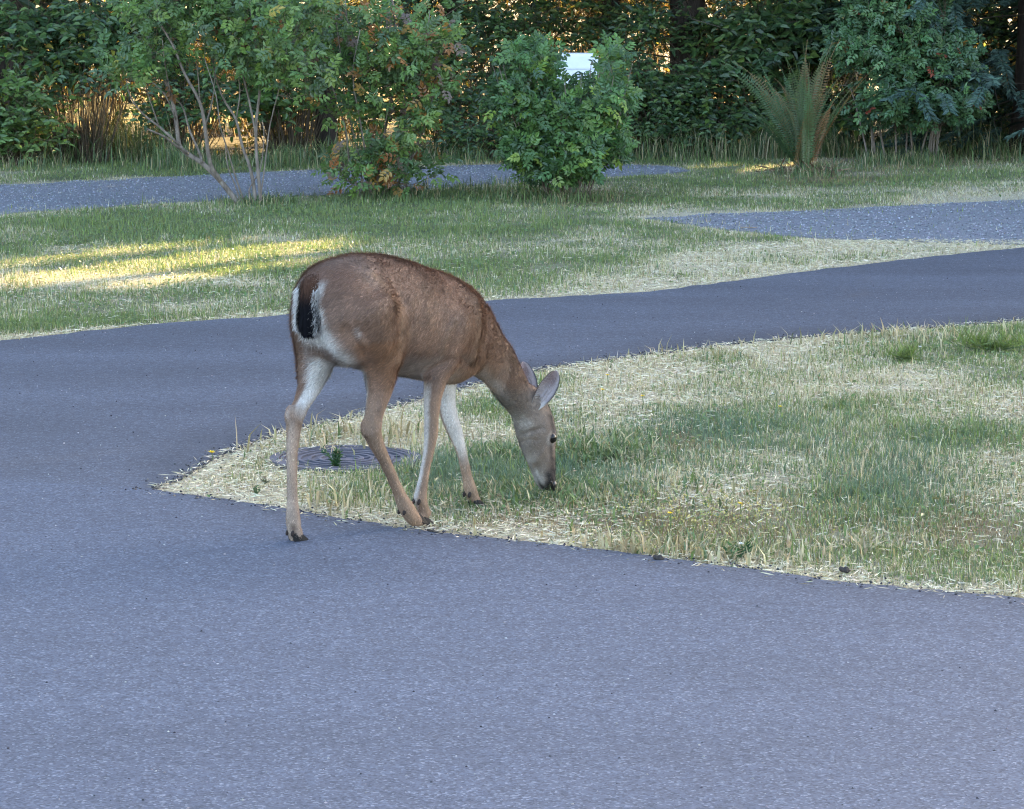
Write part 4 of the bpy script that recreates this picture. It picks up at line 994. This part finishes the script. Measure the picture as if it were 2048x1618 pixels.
# tail ------------------------------------------------------------
tb, tm, te = J(621, 566, 0), J(622, 622, 0), J(619, 664, 0)
off = np.array([-.012, -.006, 0])
tpts = smooth_path([tb + np.array([.03, 0, .012]), tb + off * .3, (tb + tm) / 2 + off, tm + off * 1.3, (tm * .5 + te * .5) + off * 1.2, te + off], 5)
tr = np.interp(np.linspace(0, 1, len(tpts)), [0, .18, .45, .7, .88, 1], [.023, .028, .033, .036, .032, .013])
V, q, t = tube(tpts, np.stack([tr, tr * .55], 1), 14)
a_ = np.arange(len(V)); tz = (V[:, 2] - te[2]) / (tb[2] - te[2])
TC = np.array([.006, .0055, .007])[None] * (1 - ss(tz, .55, .95))[:, None] + np.array([.085, .042, .026])[None] * ss(tz, .55, .95)[:, None]
inn = ss(V[:, 0] - np.interp(V[:, 2], tpts[::-1, 2], tpts[::-1, 0]), .004, .012)
TC = TC * (1 - inn[:, None]) + CREAM[None] * inn[:, None]
Vv, F = join([(V, q, t)])
tail = add("tail", np_mesh("tail", Vv, F, TC, True), M_FUR, deer); tail["label"] = "black tail with white edges"
n = 5200; k = rs.choice(np.where(inn[:len(V) - 2] < .15)[0], n); bp0 = V[k] + rs.normal(0, .004, (n, 3)); cx = np.stack([np.interp(bp0[:, 2], tpts[::-1, 2], tpts[::-1, 0]), np.zeros(n), bp0[:, 2]], 1)
on = nrm(bp0 - cx); dirn = nrm(on * .16 + np.array([-.10, 0, -1.0]) + rs.normal(0, .14, (n, 3))); sd = nrm(np.cross(on + 1e-4, dirn)) * .0011
ln_ = rs.uniform(.010, .022, (n, 1))
HV = np.stack([bp0 - sd, bp0 + sd, bp0 + dirn * ln_], 1).reshape(-1, 3)
o = add("tail_hair", np_mesh("tail_hair", HV, np.arange(n * 3).reshape(-1, 3), np.repeat(np.clip(TC[k] * rs.uniform(.7, 1.3, (n, 1)), 0, .8), 3, 0)), M_TAILHAIR, tail); tag(o, kind="stuff")
# white hairs fanning out either side of the tail
n = 3600; sg = rs.choice([-1, 1], n); hz = rs.uniform(.64, .755, n)
bp0 = np.stack([np.full(n, -.196) + rs.normal(0, .006, n), sg * rs.uniform(.022, .044, n), hz], 1)
dirn = nrm(np.stack([rs.uniform(-.7, -.25, n), sg * rs.uniform(.0, .3, n), rs.uniform(-1.0, -.4, n)], 1)); sd = nrm(np.cross(dirn, np.array([1.0, .1, .1]))) * .0012
HV = np.stack([bp0 - sd, bp0 + sd, bp0 + dirn * rs.uniform(.014, .030, (n, 1))], 1).reshape(-1, 3)
o = add("rump_hair", np_mesh("rump_hair", HV, np.arange(n * 3).reshape(-1, 3), np.repeat(np.clip(CREAM[None] * .98 * rs.uniform(.7, 1.15, (n, 1)), 0, .85), 3, 0)), M_HAIR, body); tag(o, kind="stuff")
# ears ---------------------------------------------------------------
def ear(base, tip, open_dir, wmax, name="ear"):
    ns, nt = 15, 11; ax = tip - base; L = np.linalg.norm(ax); ax = ax / L
    od = nrm(open_dir - ax * (open_dir @ ax)); sd = np.cross(ax, od)
    def surf(off):
        P = []
        for i in range(ns):
            s = i / (ns - 1); w = wmax * (np.interp(s, [0, .1, .3, .5, .72, .88, .96, 1], [.50, .64, .90, 1, .90, .66, .44, .12]))
            depth = w * np.interp(s, [0, .3, .7, 1], [1.3, 1.0, .75, .4])
            for j in range(nt):
                t = -1 + 2 * j / (nt - 1); ang = t * 1.25
                P.append(base + ax * s * L + sd * math.sin(ang) / math.sin(1.25) * w + od * (depth * (1 - math.cos(ang)) / (1 - math.cos(1.25)) - depth * .5) + od * off * (1 - .6 * abs(t)))
        return np.array(P)
    Vi, Vo = surf(0), surf(-.005); q = []; N_ = ns * nt
    for i in range(ns - 1):
        for j in range(nt - 1):
            a = i * nt + j; q.append((a, a + 1, a + nt + 1, a + nt)); q.append((N_ + a, N_ + a + nt, N_ + a + nt + 1, N_ + a + 1))
    rim = [j for j in range(nt)] + [i * nt + nt - 1 for i in range(1, ns)] + [(ns - 1) * nt + j for j in range(nt - 2, -1, -1)] + [i * nt for i in range(ns - 2, 0, -1)]
    for a, b in zip(rim, rim[1:] + rim[:1]): q.append((a, N_ + a, N_ + b, b))
    S = np.repeat(np.linspace(0, 1, ns), nt); T = np.tile(np.linspace(-1, 1, nt), ns)
    ci = np.array([.40, .34, .335])[None] * (1 - ss(np.abs(T), .75, 1.0))[:, None] + np.array([.035, .03, .03])[None] * ss(np.abs(T), .75, 1.0)[:, None]
    pk_ = (ss(S, .45, .75) * ss(.75 - np.abs(T), 0, .3) * .8)[:, None]; ci = ci * (1 - pk_) + np.array([.20, .135, .13])[None] * pk_
    dk_ = (ss(-T, .55, .8) * ss(S, .2, .4) * .85)[:, None]; ci = ci * (1 - dk_) + np.array([.03, .026, .026])[None] * dk_
    low = ss(.30 - S, 0, .2)[:, None]; ci = ci * (1 - low) + CREAM[None] * .9 * low
    co = np.tile(GREYB * .9, (N_, 1)) * (1 - low) + CREAM[None] * .7 * low
    V = np.concatenate([Vi, Vo]); C = np.concatenate([ci, co])
    e = add(name, np_mesh(name, V, np.array(q), C, True), M_FUR, deer)
    n = 700; k = rs.choice(np.where((np.abs(T) < .7) & (S < .8))[0], n); p = Vi[k]; low_ = S[k]
    dn = nrm(ax + od * .35 - sd * np.sign(T[k])[:, None] * .5 + rs.normal(0, .25, (n, 3))); s2 = nrm(np.cross(dn, od)) * .0009
    HV = np.stack([p - s2, p + s2, p + dn * rs.uniform(.008, .018, (n, 1))], 1).reshape(-1, 3)
    o = add("ear_hair", np_mesh("ear_hair", HV, np.arange(n * 3).reshape(-1, 3), np.repeat(np.clip(ci[k] * 1.2 * rs.uniform(.7, 1.3, (n, 1)), 0, .8), 3, 0)), M_HAIR, e); tag(o, kind="stuff")
view = np.array([math.sin(HEAD), math.cos(HEAD), 0])                    # away from the photographer, in deer space
right_ = np.array([math.cos(HEAD), -math.sin(HEAD), 0])                 # picture right, in deer space
ear(J(1067, 814, -.040), J(1114, 742, -.085), -view * .95 + right_ * .40 + np.array([0, 0, -.15]), .0325)
ear(J(1063, 802, .040), J(1046, 723, .075), -view * .75 + right_ * .75 + np.array([0, 0, .1]), .0310)
# eyes, nose, mouth ---------------------------------------------------
for sg, nm in ((-1, "near"), (1, "far")):
    V, q, t = ellipsoid((.815, sg * .0500, .2060), (.0180, .0120, .0165), .3, 14); Vv, F = join([(V, q, t)])
    add("eye", np_mesh("eye", Vv, F, None, True), M_EYE, deer)
V, q, t = ellipsoid((.857, 0, .047), (.021, .028, .022), -.3, 14); Vv, F = join([(V, q, t)])
nose = add("nose", np_mesh("nose", Vv, F, None, True), M_NOSE, deer)
mp_ = [(.852, -.027, .030), (.838, -.0335, .046), (.824, -.0375, .064)]
V, q, t = tube(smooth_path(mp_, 4), np.linspace(.0045, .003, 9), 6); Vv, F = join([(V, q, t)]); add("mouth", np_mesh("mouth", Vv, F, None, True), M_NOSE, deer)
# hooves ---------------------------------------------------------------
def hoof(c, fwd, nrm_up, L=.040, W=.021, H_=.030, tilt=0.0):
    """two pointed toes; c is the heel-centre on the ground in deer space, fwd the pointing direction"""
    parts = []
    f = np.array([fwd[0], fwd[1], 0]); f = f / np.linalg.norm(f); s = np.array([-f[1], f[0], 0])
    for sg in (-1, 1):
        prof = [(-.2, .7, .75), (.1, 1.0, 1.0), (.45, .95, .85), (.78, .62, .48), (1.0, .18, .12)]
        V = []
        for a, w, h in prof:
            x = a * L; ww = W * .5 * w; hh = H_ * h; cs = sg * (W * .52 - .004 * max(0, a - .3) * sg * 0)
            for yy, zz in ((-ww, 0), (ww, 0), (ww * .75, hh * .75), (0, hh), (-ww * .75, hh * .75)):
                V.append(np.array([0, 0, 0]) + f * (x - zz * .35) + s * (cs + yy) + np.array([0, 0, zz]))
        V = np.array(V); n = len(prof); Q = [(i * 5 + k, i * 5 + (k + 1) % 5, (i + 1) * 5 + (k + 1) % 5, (i + 1) * 5 + k) for i in range(n - 1) for k in range(5)]
        T = [(0, 2, 1), (0, 3, 2), (0, 4, 3)] + [((n - 1) * 5, (n - 1) * 5 + 1, (n - 1) * 5 + 2), ((n - 1) * 5, (n - 1) * 5 + 2, (n - 1) * 5 + 3), ((n - 1) * 5, (n - 1) * 5 + 3, (n - 1) * 5 + 4)]
        parts.append((V, np.array(Q), np.array(T)))
    V, F = join(parts)
    if tilt:                                                        # heel raised
        a = V @ f; V = V + np.array([0, 0, 1.0]) * ((L - a) * math.tan(tilt))[:, None]
    h = add("hoof", np_mesh("hoof", V + np.array(c), F), M_HOOF, deer)
for k, gz_, tl in (("hl", .013, 0.0), ("hr", .013, .22), ("fr", .004, .0), ("fl", .004, .0)):
    p = LEGS[k][-1][0]; q_ = LEGS[k][-2][0]; d = p - q_
    fwd = np.array([1.0, -.25 if k == "hl" else .0, 0])
    hoof((p[0] - .014, p[1], gz_), fwd, None, H_=.034, tilt=tl)
    fl_ = LEGS[k][-3][0]
    for sg in (-1, 1):
        V, q, t = ellipsoid(fl_ + np.array([-.016, sg * .011, -.012]), (.006, .005, .010), .4, 8); Vv, F = join([(V, q, t)])
        add("dewclaw", np_mesh("dewclaw", Vv, F, None, True), M_DEW, deer)

# ------------------------------------------------------------------ grass
def blade_geo(P, D, H, W, C, bend, three=True, ctip=None):
    """P base, D lean direction (unit xy), H length, W width"""
    n = len(P); S = np.stack([-D[:, 1], D[:, 0], np.zeros(n)], 1)
    # turn blades so that most show some width to every side
    H = H[:, None]; W = W[:, None]; b = bend[:, None]
    D3 = np.stack([D[:, 0], D[:, 1], np.zeros(n)], 1)
    up = np.array([0, 0, 1.0])
    m = P + D3 * H * .35 * b * .6 + up * H * .55 * np.sqrt(np.maximum(1 - (b * .6) ** 2, .05))
    t = P + D3 * H * b + up * H * np.sqrt(np.maximum(1 - b ** 2, .01))
    if three:
        V = np.stack([P - S * W * .5, P + S * W * .5, m - S * W * .42, m + S * W * .42, t], 1).reshape(-1, 3)
        k = np.arange(n)[:, None] * 5
        F = np.concatenate([k + np.array([[0, 1, 3]]), k + np.array([[0, 3, 2]]), k + np.array([[2, 3, 4]])])
        return V, F, np.repeat(C, 5, 0)
    V = np.stack([P - S * W * .5, P + S * W * .5, t], 1).reshape(-1, 3)
    return V, np.arange(n * 3).reshape(-1, 3), np.repeat(C, 3, 0)
def scatter(rs, n, y0, y1, margin=.7, pw=1.4):
    """points in the view wedge, denser near by"""
    y = rs.uniform(y0, y1, n * 3); w = (y0 / y) ** pw * (.18 * y + margin); keep = rs.rand(n * 3) < w / w.max()
    y = y[keep][:n]; x = rs.uniform(-1, 1, len(y)) * (.18 * y + margin); return x, y
def grass_field(name, n, y0, y1, seed, three, hmul, wid, maxpix=None, pw=1.4, label=""):
    rs = np.random.RandomState(seed); x, y = scatter(rs, n, y0, y1, pw=pw)
    ex = rs.normal(0, .018, len(x)); ey = rs.normal(0, .03, len(x))
    hard = inside(x + ex, y + ey, POLY_DRIVE) | inside(x + ex, y + ey, POLY_ROAD)
    wob = (vnoise(x, y, .5, 14) - .5) * .5
    grav = inside(x + ex * 4, y + ey * 6 + wob, POLY_BACK) | inside(x + ex * 4, y + ey * 6 + wob, POLY_RIGHT)
    cov_ = np.hypot(x - cc_[0], y - cc_[1]) < .175 + .10 * vnoise(x, y, .05, 5)
    keep = ~hard & ~cov_ & (~grav | (rs.rand(len(x)) < .02)) & (y < WOOD_Y + 1.0 + rs.normal(0, .3, len(x)))
    x, y = x[keep], y[keep]; n = len(x)
    d, br, bl, e = lawn(x, y)
    tuft = vnoise(x, y, .10, seed + 1); tuft2 = vnoise(x, y, .28, seed + 2)
    thin = rs.rand(n) < np.clip(.35 + .9 * tuft + .2 * (1 - br), 0, 1)
    x, y, d, br, bl, e, tuft, tuft2 = [a[thin] for a in (x, y, d, br, bl, e, tuft, tuft2)]; n = len(x)
    dry = rs.rand(n) < d
    C = np.where(dry[:, None], pick_col(rs, n, [STRAW, PALE, STRAW * .75, BROWN], [4, 3.2, 1.5, .5], .18), pick_col(rs, n, [GREEN, GREEN * 1.25, LIME, BLUEG], [4, 3, 1.2, 2], .22))
    isbl = (~dry) & (rs.rand(n) < bl * .85); C = np.where(isbl[:, None], pick_col(rs, n, [BLUEG, BLUEG * .8, (.15, .21, .125)], [2, 1, 2], .2), C)
    isbr = rs.rand(n) < br * .65; C = np.where(isbr[:, None], pick_col(rs, n, [BROWN, BROWN * .7, (.30, .24, .10), (.20, .20, .08)], [2, 1, 1.3, 1.3], .2), C)
    far_edge = ss(e, .02, .22)
    h = hmul * (.4 + .75 * tuft2 + .45 * tuft) * rs.uniform(.45, 1.35, n) * (.55 + .45 * far_edge) * np.where(dry, .9, 1.1) * (1 - .45 * br) * (1 + .15 * bl)
    tip_zone = ss(.30 - x, -.2, .3) * ss(10.2 - y, -.3, .3) * ss(y, 7.8, 8.2)
    h = h * (1 - .45 * ss(d, .75, .95) * tip_zone)
    tall = rs.rand(n) < .012; h = np.where(tall, h * 2.2, h)
    an = rs.uniform(0, 6.28, n); D = np.stack([np.cos(an), np.sin(an)], 1)
    bend = np.clip(rs.beta(2.0, 2.0, n) * np.where(dry, 1.05, .9) + .30 * ss(d, .8, .97), .05, .985); bend = np.where(tall, bend * .4, bend)
    P = np.stack([x, y, np.full(n, -.004)], 1)
    V, F, CC = blade_geo(P, D, h, wid * rs.uniform(.7, 1.35, n) * (y / y0) ** .5, C, bend, three)
    o = add(name, np_mesh(name, V, F, CC), M_GRASS); tag(o, label, "grass", kind="stuff")
grass_field("lawn_grass", 480000, 7.2, 14.2, 71, True, .029, .0027, label="patchy green and straw-dry grass of the corner lawn around the deer", pw=1.2)
grass_field("lawn_grass", 380000, 13.0, 28.6, 72, False, .034, .0056, label="patchy half-dry grass of the lawn beyond the driveway", pw=1.0)
# pale dead clippings lying on the tip of the corner lawn and along the asphalt edges
rs = np.random.RandomState(73)
x, y = scatter(rs, 300000, 7.2, 18.5, pw=1.2); d, br, bl, e = lawn(x, y)
ex = rs.normal(0, .03, len(x))
hard = inside(x + ex, y + ex, POLY_DRIVE) | inside(x + ex, y + ex, POLY_ROAD) | (np.hypot(x - cc_[0], y - cc_[1]) < .20 + .05 * vnoise(x, y, .06, 6))
keep = ~hard & (rs.rand(len(x)) < np.clip((d - .45) * 2.2, .10, 1)); x, y = x[keep], y[keep]; n = len(x)
an = rs.uniform(0, 6.28, n); A = np.stack([np.cos(an), np.sin(an), rs.uniform(-.05, .25, n)], 1)
V, F, C = leaf_geo(np.stack([x, y, rs.uniform(.004, .016, n)], 1), A, rand_dir(rs, n, 2.5), rs.uniform(.018, .05, n), rs.uniform(.002, .0042, n) * (y / 9) ** .4, pick_col(rs, n, [PALE, PALE * 1.12, STRAW, (.40, .33, .22)], [4, 2, 2, 1], .15), .05, False)
o = add("dead_clippings", np_mesh("dead_clippings", V, F, C), M_TWIG); tag(o, "pale dead grass clippings matted along the asphalt edges", "dead grass", kind="stuff")
# tall rough grass at the foot of the wood
def tall_grass(clumps, n, seed, label, hmin, hmax, green=.8):
    rs = np.random.RandomState(seed); w = np.array([c[1] - c[0] for c in clumps], float); k = rs.choice(len(clumps), n, p=w / w.sum()); cl = np.array(clumps, float)[k]
    px = (cl[:, 0] + cl[:, 1]) / 2 + rs.normal(0, .36, n) * (cl[:, 1] - cl[:, 0]); py = (cl[:, 2] + cl[:, 3]) / 2 + rs.normal(0, .36, n) * (cl[:, 3] - cl[:, 2]); b = -(py - 809) / FPX; rz = -_s + b * _c; ry = _c + b * _s; t = -CAM_H / rz
    x = (px - 1024) / FPX * t; y = ry * t
    g = vnoise(x, y, .35, seed); kk = (rs.rand(n) < (g * 2.2 - .55)) & ~in_gap(np.stack([x, y, np.full(n, .22)], 1)) & ~inside(x, y, POLY_DRIVE) & ~inside(x, y, POLY_ROAD) & ~inside(x, y, POLY_BACK); x, y, g, cl = x[kk], y[kk], g[kk], cl[kk]; n = len(x); h = rs.uniform(hmin, hmax, n) * (.35 + g) * cl[:, 4]
    dry = rs.rand(n) > green
    C = np.where(dry[:, None], pick_col(rs, n, [STRAW * .9, (.30, .26, .13)], [1, 1]), pick_col(rs, n, [(.12, .17, .06), (.145, .20, .065), (.11, .155, .075)], [1, 1, 1]))
    an = rs.uniform(0, 6.28, n); D = np.stack([np.cos(an), np.sin(an)], 1)
    V, F, CC = blade_geo(np.stack([x, y, np.full(n, -.01)], 1), D, h, rs.uniform(.005, .010, n), C, np.clip(rs.beta(2.8, 1.7, n), .08, .96), True)
    o = add("tall_grass", np_mesh("tall_grass", V, F, CC), M_GRASS); tag(o, label, "tall grass", kind="stuff")
tall_grass([(90, 320, 312, 330, 1.5), (-60, 120, 318, 336, .7), (300, 640, 318, 338, .8), (640, 1010, 305, 326, .8)], 17000, 81, "tall green grass leaning along the wood behind the gravel track", .07, .38)
tall_grass([(1230, 1500, 300, 316, 1.3), (1480, 1720, 300, 318, 1.2), (1900, 2100, 288, 318, 1.3), (1700, 1920, 300, 322, .9)], 16000, 82, "tall green grass with thin seed heads along the wood by the fern", .06, .34, .72)
# grass round the feet of the planted shrubs
tall_grass([(440, 560, 400, 414, .6), (670, 860, 388, 402, .8), (900, 1080, 375, 396, .8), (1060, 1230, 388, 404, .8), (1560, 1700, 340, 356, .7), (1700, 1900, 318, 334, .9), (980, 1060, 350, 380, .9)], 9000, 83, "longer green grass round the feet of the planted shrubs", .08, .22, .75)
# long green tuft the deer is eating, and the dry fringe of tall stalks
tall_grass([(820, 1010, 930, 1000, .6), (1000, 1330, 900, 1000, .8), (1100, 1250, 930, 990, 1.0)], 11000, 84, "lush blue-green grass tuft under the deer's muzzle", .04, .09, .8)
tall_grass([(420, 900, 850, 905, .9), (1040, 1500, 700, 745, .8), (1500, 2048, 655, 690, .8), (640, 760, 985, 1030, .8), (1000, 1700, 1085, 1130, .6)], 2600, 85, "thin dry grass stalks fringing the corner lawn", .06, .15, .12)
# tall thin seed stalks at the wood
# low broad-leaved weeds and clover mixed into the turf
rs = np.random.RandomState(86); x, y = scatter(rs, 60000, 7.2, 24, pw=1.1); d, br, bl, e = lawn(x, y)
hard = inside(x, y, POLY_DRIVE) | inside(x, y, POLY_ROAD) | inside(x, y, POLY_BACK) | inside(x, y, POLY_RIGHT) | (np.hypot(x - cc_[0], y - cc_[1]) < .26)
keep = ~hard & (rs.rand(len(x)) < np.clip(1.15 - d * 1.1, 0, 1) * np.clip(vnoise(x, y, .22, 87) * 2.4 - .7, .05, 1)); x, y = x[keep], y[keep]; n = len(x)
V, F, C = leaf_geo(np.stack([x, y, rs.uniform(.004, .026, n)], 1), np.stack([rs.normal(0, 1, n), rs.normal(0, 1, n), rs.uniform(-.1, .6, n)], 1), rand_dir(rs, n, 2), rs.uniform(.010, .030, n) * (y / 9) ** .4, rs.uniform(.006, .014, n) * (y / 9) ** .4, pick_col(rs, n, [GREEN * .9, (.12, .19, .06), (.15, .20, .09), (.20, .19, .08)], [2, 2, 1.5, .8], .25), .15, False, .1)
o = add("clover_mat", np_mesh("clover_mat", V, F, C), M_LEAF); tag(o, "low clover and broad-leaved weeds mixed through the turf", "ground cover", kind="stuff")
# ------------------------------------------------------------------ stones and crumbs
def pebbles(name, x, y, z, r, pal, seed, label, cat):
    rs = np.random.RandomState(seed); n = len(x)
    oc = np.array([(1, 0, 0), (-1, 0, 0), (0, 1, 0), (0, -1, 0), (0, 0, 1), (0, 0, -1)], float)
    of = np.array([(0, 2, 4), (2, 1, 4), (1, 3, 4), (3, 0, 4), (2, 0, 5), (1, 2, 5), (3, 1, 5), (0, 3, 5)])
    sc = r[:, None, None] * rs.uniform(.6, 1.2, (n, 6, 1)) * oc[None] * np.array([1, 1, .7]); a = rs.uniform(0, 6.28, n)[:, None]
    V = np.stack([sc[..., 0] * np.cos(a) - sc[..., 1] * np.sin(a), sc[..., 0] * np.sin(a) + sc[..., 1] * np.cos(a), sc[..., 2]], -1) + np.stack([x, y, z + r * .3], 1)[:, None, :]
    F = (np.arange(n)[:, None, None] * 6 + of[None]).reshape(-1, 3)
    o = add(name, np_mesh(name, V.reshape(-1, 3), F, np.repeat(pick_col(rs, n, pal, [1] * len(pal), .3), 6, 0)), M_STONE); tag(o, label, cat, kind="stuff")
rs = np.random.RandomState(91)
x, y = scatter(rs, 40000, 18, 27.5, pw=.6); m = inside(x, y, POLY_BACK) | inside(x, y, POLY_RIGHT); x, y = x[m], y[m]
pebbles("gravel_stones", x, y, np.full(len(x), .006), rs.uniform(.0045, .011, len(x)), [(.16, .165, .18), (.22, .225, .245), (.31, .315, .34)], 92, "loose blue-grey stones covering the gravel", "gravel")
# crumbs of asphalt and chaff along the lawn's edge
pts = np.array(isle_bot + isle_top); k = rs.randint(0, len(pts), 1300); x = pts[k, 0] + rs.normal(0, .035, 1300); y = pts[k, 1] + rs.normal(0, .035, 1300)
m = (y < 19); x, y = x[m], y[m]
pebbles("edge_crumbs", x, y, np.full(len(x), .012), rs.uniform(.0025, .007, len(x)), [(.035, .035, .042), (.07, .065, .07), (.16, .14, .12)], 93, "dark crumbs of asphalt and grit along the lawn's edge", "grit")
x, y = scatter(rs, 2600, 5.2, 17.5, pw=1.0); m = inside(x, y, POLY_ROAD) | inside(x, y, POLY_DRIVE); x, y = x[m], y[m]
pebbles("road_chaff", x, y, np.full(len(x), .012), rs.uniform(.0018, .0045, len(x)), [(.32, .31, .30), (.22, .21, .21), (.04, .04, .045)], 94, "scattered pale grit and chaff on the asphalt", "grit")
# ------------------------------------------------------------------ small plants and litter on the lawn
def flower(px, py, h, mat, label, r=.012, group=None, kind="dandelion"):
    b = gnd(px, py); root = empty(kind, (b[0], b[1], 0)); tag(root, label, "flower", group)
    V, q, t = tube([(0, 0, -.005), (.003, 0, h * .5), (0, 0, h)], [.0016, .0015, .0014], 5); Vv, F = join([(V, q, t)]); add("stalk", np_mesh("stalk", Vv, F, np.tile([[.12, .18, .06]], (len(Vv), 1))), M_GRASS, root)
    n = 16; a = np.arange(n) * 2.4; P = np.tile([[0, 0, h]], (n, 1)).astype(float); A = np.stack([np.cos(a), np.sin(a), .25 + .5 * (np.arange(n) / n)], 1)
    V, F, C = leaf_geo(P, A, np.tile([[0, 0, 1.0]], (n, 1)), np.full(n, r), np.full(n, r * .45), np.ones((n, 3)), .1, False); add("flower_head", np_mesh("flower_head", V, F), mat, root)
flower(424, 926, .035, M_YELLOW, "yellow flower at the very tip of the corner lawn by the driveway", .016)
for i, (px, py) in enumerate([(1560, 840), (1205, 805), (1285, 818), (1215, 775), (1340, 1060), (1480, 1040)]):
    flower(px, py, .05, M_YELLOW, "small yellow flower dotted in the corner lawn", .011, "small yellow flowers in the lawn")
for i, (px, py) in enumerate([(1545, 808), (1735, 702), (1840, 712), (1640, 712), (1482, 1116)]):
    flower(px, py, .04, M_PETALW, "small white clover head in the corner lawn", .010, "white clover heads in the lawn", "clover_flower")
# carpet of tiny yellow trefoil
rs = np.random.RandomState(95); n = 700; px = rs.normal(1420, 130, n); py = rs.normal(1040, 26, n); b = np.array([gnd(a, c_) for a, c_ in zip(px, py)])
ok = inside(b[:, 0], b[:, 1], POLY_ISLE); b = b[ok]; n = len(b); b[:, 2] = rs.uniform(.012, .03, n)
V, F, C = leaf_geo(b, rand_dir(rs, n, .3), rand_dir(rs, n, 1), rs.uniform(.006, .010, n), rs.uniform(.005, .008, n), pick_col(rs, n, [(.42, .38, .10), (.50, .44, .16), (.30, .32, .10)], [1, 1, 1]), .1, False)
o = add("trefoil_carpet", np_mesh("trefoil_carpet", V, F, C), M_LEAF); tag(o, "tiny yellow-green trefoil carpeting the brownish patch of lawn", "ground cover", kind="stuff")
def weed(name, px, py, h, n, spread, pal, label, seed, L=.02, wr=1.0, up=.6):
    rs = np.random.RandomState(seed); b = gnd(px, py); root = empty(name, (b[0], b[1], 0)); tag(root, label, "weed")
    ns = 7
    for i in range(ns):
        a = rs.uniform(0, 6.28); top = np.array([math.cos(a) * spread * rs.uniform(.2, 1), math.sin(a) * spread * rs.uniform(.2, 1), h * rs.uniform(.6, 1)])
        V, q, t = tube([(0, 0, -.01), top * np.array([.4, .4, .5]), top], [.0022, .0018, .001], 4); Vv, F = join([(V, q, t)])
        m = n // ns; tt = rs.uniform(.15, 1, m)[:, None]; P = top[None] * np.concatenate([tt ** 1.3, tt ** 1.3, tt], 1)
        V2, F2, C2 = leaf_geo(P, rand_dir(rs, m, up), rand_dir(rs, m, 1), rs.uniform(.6, 1.3, m) * L, rs.uniform(.25, .4, m) * L * wr, pick_col(rs, m, pal, [1] * len(pal)), .2, False, .1)
        add("sprig", np_mesh("sprig", np.concatenate([Vv, V2]), F[:1] + [np.concatenate([F[1], F2 + len(Vv)])], np.concatenate([np.tile([[.09, .13, .05]], (len(Vv), 1)), C2])), M_LEAF, root)
GW = [(.045, .10, .035), (.06, .13, .04), (.035, .08, .035)]
weed("weed_plant", 672, 938, .072, 200, .05, GW, "bushy green weed growing through the edge of the round cover", 96)
weed("weed_plant", 512, 992, .030, 24, .02, GW, "tiny green seedling in the pale dead grass of the lawn tip", 97, .014)
weed("weed_plant", 528, 970, .026, 24, .02, [(.10, .07, .05), (.07, .08, .04)], "dark little sprig above the tiny green seedling", 98, .012)
weed("weed_plant", 1485, 1118, .03, 60, .07, GW, "flat green weed rosette at the asphalt edge", 99, .03)
weed("grass_tuft", 1985, 705, .05, 420, .20, [LIME, LIME * .8, GREEN], "bright green grass tuft beside the driveway in the corner lawn", 100, .07, .16, 1.6)
weed("grass_tuft", 1815, 724, .04, 260, .14, [LIME, LIME * .8, GREEN], "smaller bright green grass tuft beside the driveway in the corner lawn", 101, .055, .16, 1.6)
# twig by the hoof, dead stick at the fern, clods at the edge
def stick(name, pts, r, label, cat, matl=M_STEM):
    P = smooth_path(pts, 3); c = P[0].copy(); c[2] = 0; root = np.array(c)
    V, q, t = tube(P - root, np.linspace(r, r * .5, len(P)), 6); Vv, F = join([(V, q, t)]); o = add(name, np_mesh(name, Vv, F, None, True), matl, None, root); tag(o, label, cat)
stick("twig", [gnd(855, 1060, .016), gnd(872, 1063, .016), gnd(886, 1066, .015)], .004, "short dark twig lying on the asphalt edge at the deer's hoof", "twig", M_BARK)
stick("twig", [gnd(1662, 352, .02), gnd(1666, 330, .22), gnd(1663, 318, .34)], .006, "upright pale dead stick beside the fern", "twig")
stick("edging_strip", [gnd(1480, 455, .012), gnd(1500, 455, .014), gnd(1514, 455, .012)], .007, "pale scrap lying on the gravel verge", "debris", M_STEM)
for px, py, r, lb in ((1690, 1152, .010, "dark clod of soil on the asphalt edge of the corner lawn"), (1318, 1128, .010, "small dark clod beside the corner lawn's edge"), (880, 660, .010, "small dark stone on the driveway behind the deer's back")):
    b = gnd(px, py); V, q, t = ellipsoid((0, 0, r * .5), (r * 1.5, r, r * .8), .2, 7); V *= (1 + .18 * np.sin(V[:, :1] * 400) + .12 * np.cos(V[:, 1:2] * 370)); Vv, F = join([(V, q, t)])
    o = add("clod", np_mesh("clod", Vv, F, np.tile([[.05, .042, .038]], (len(Vv), 1)), False), M_STONE, None, (b[0], b[1], .012)); tag(o, lb, "clod")
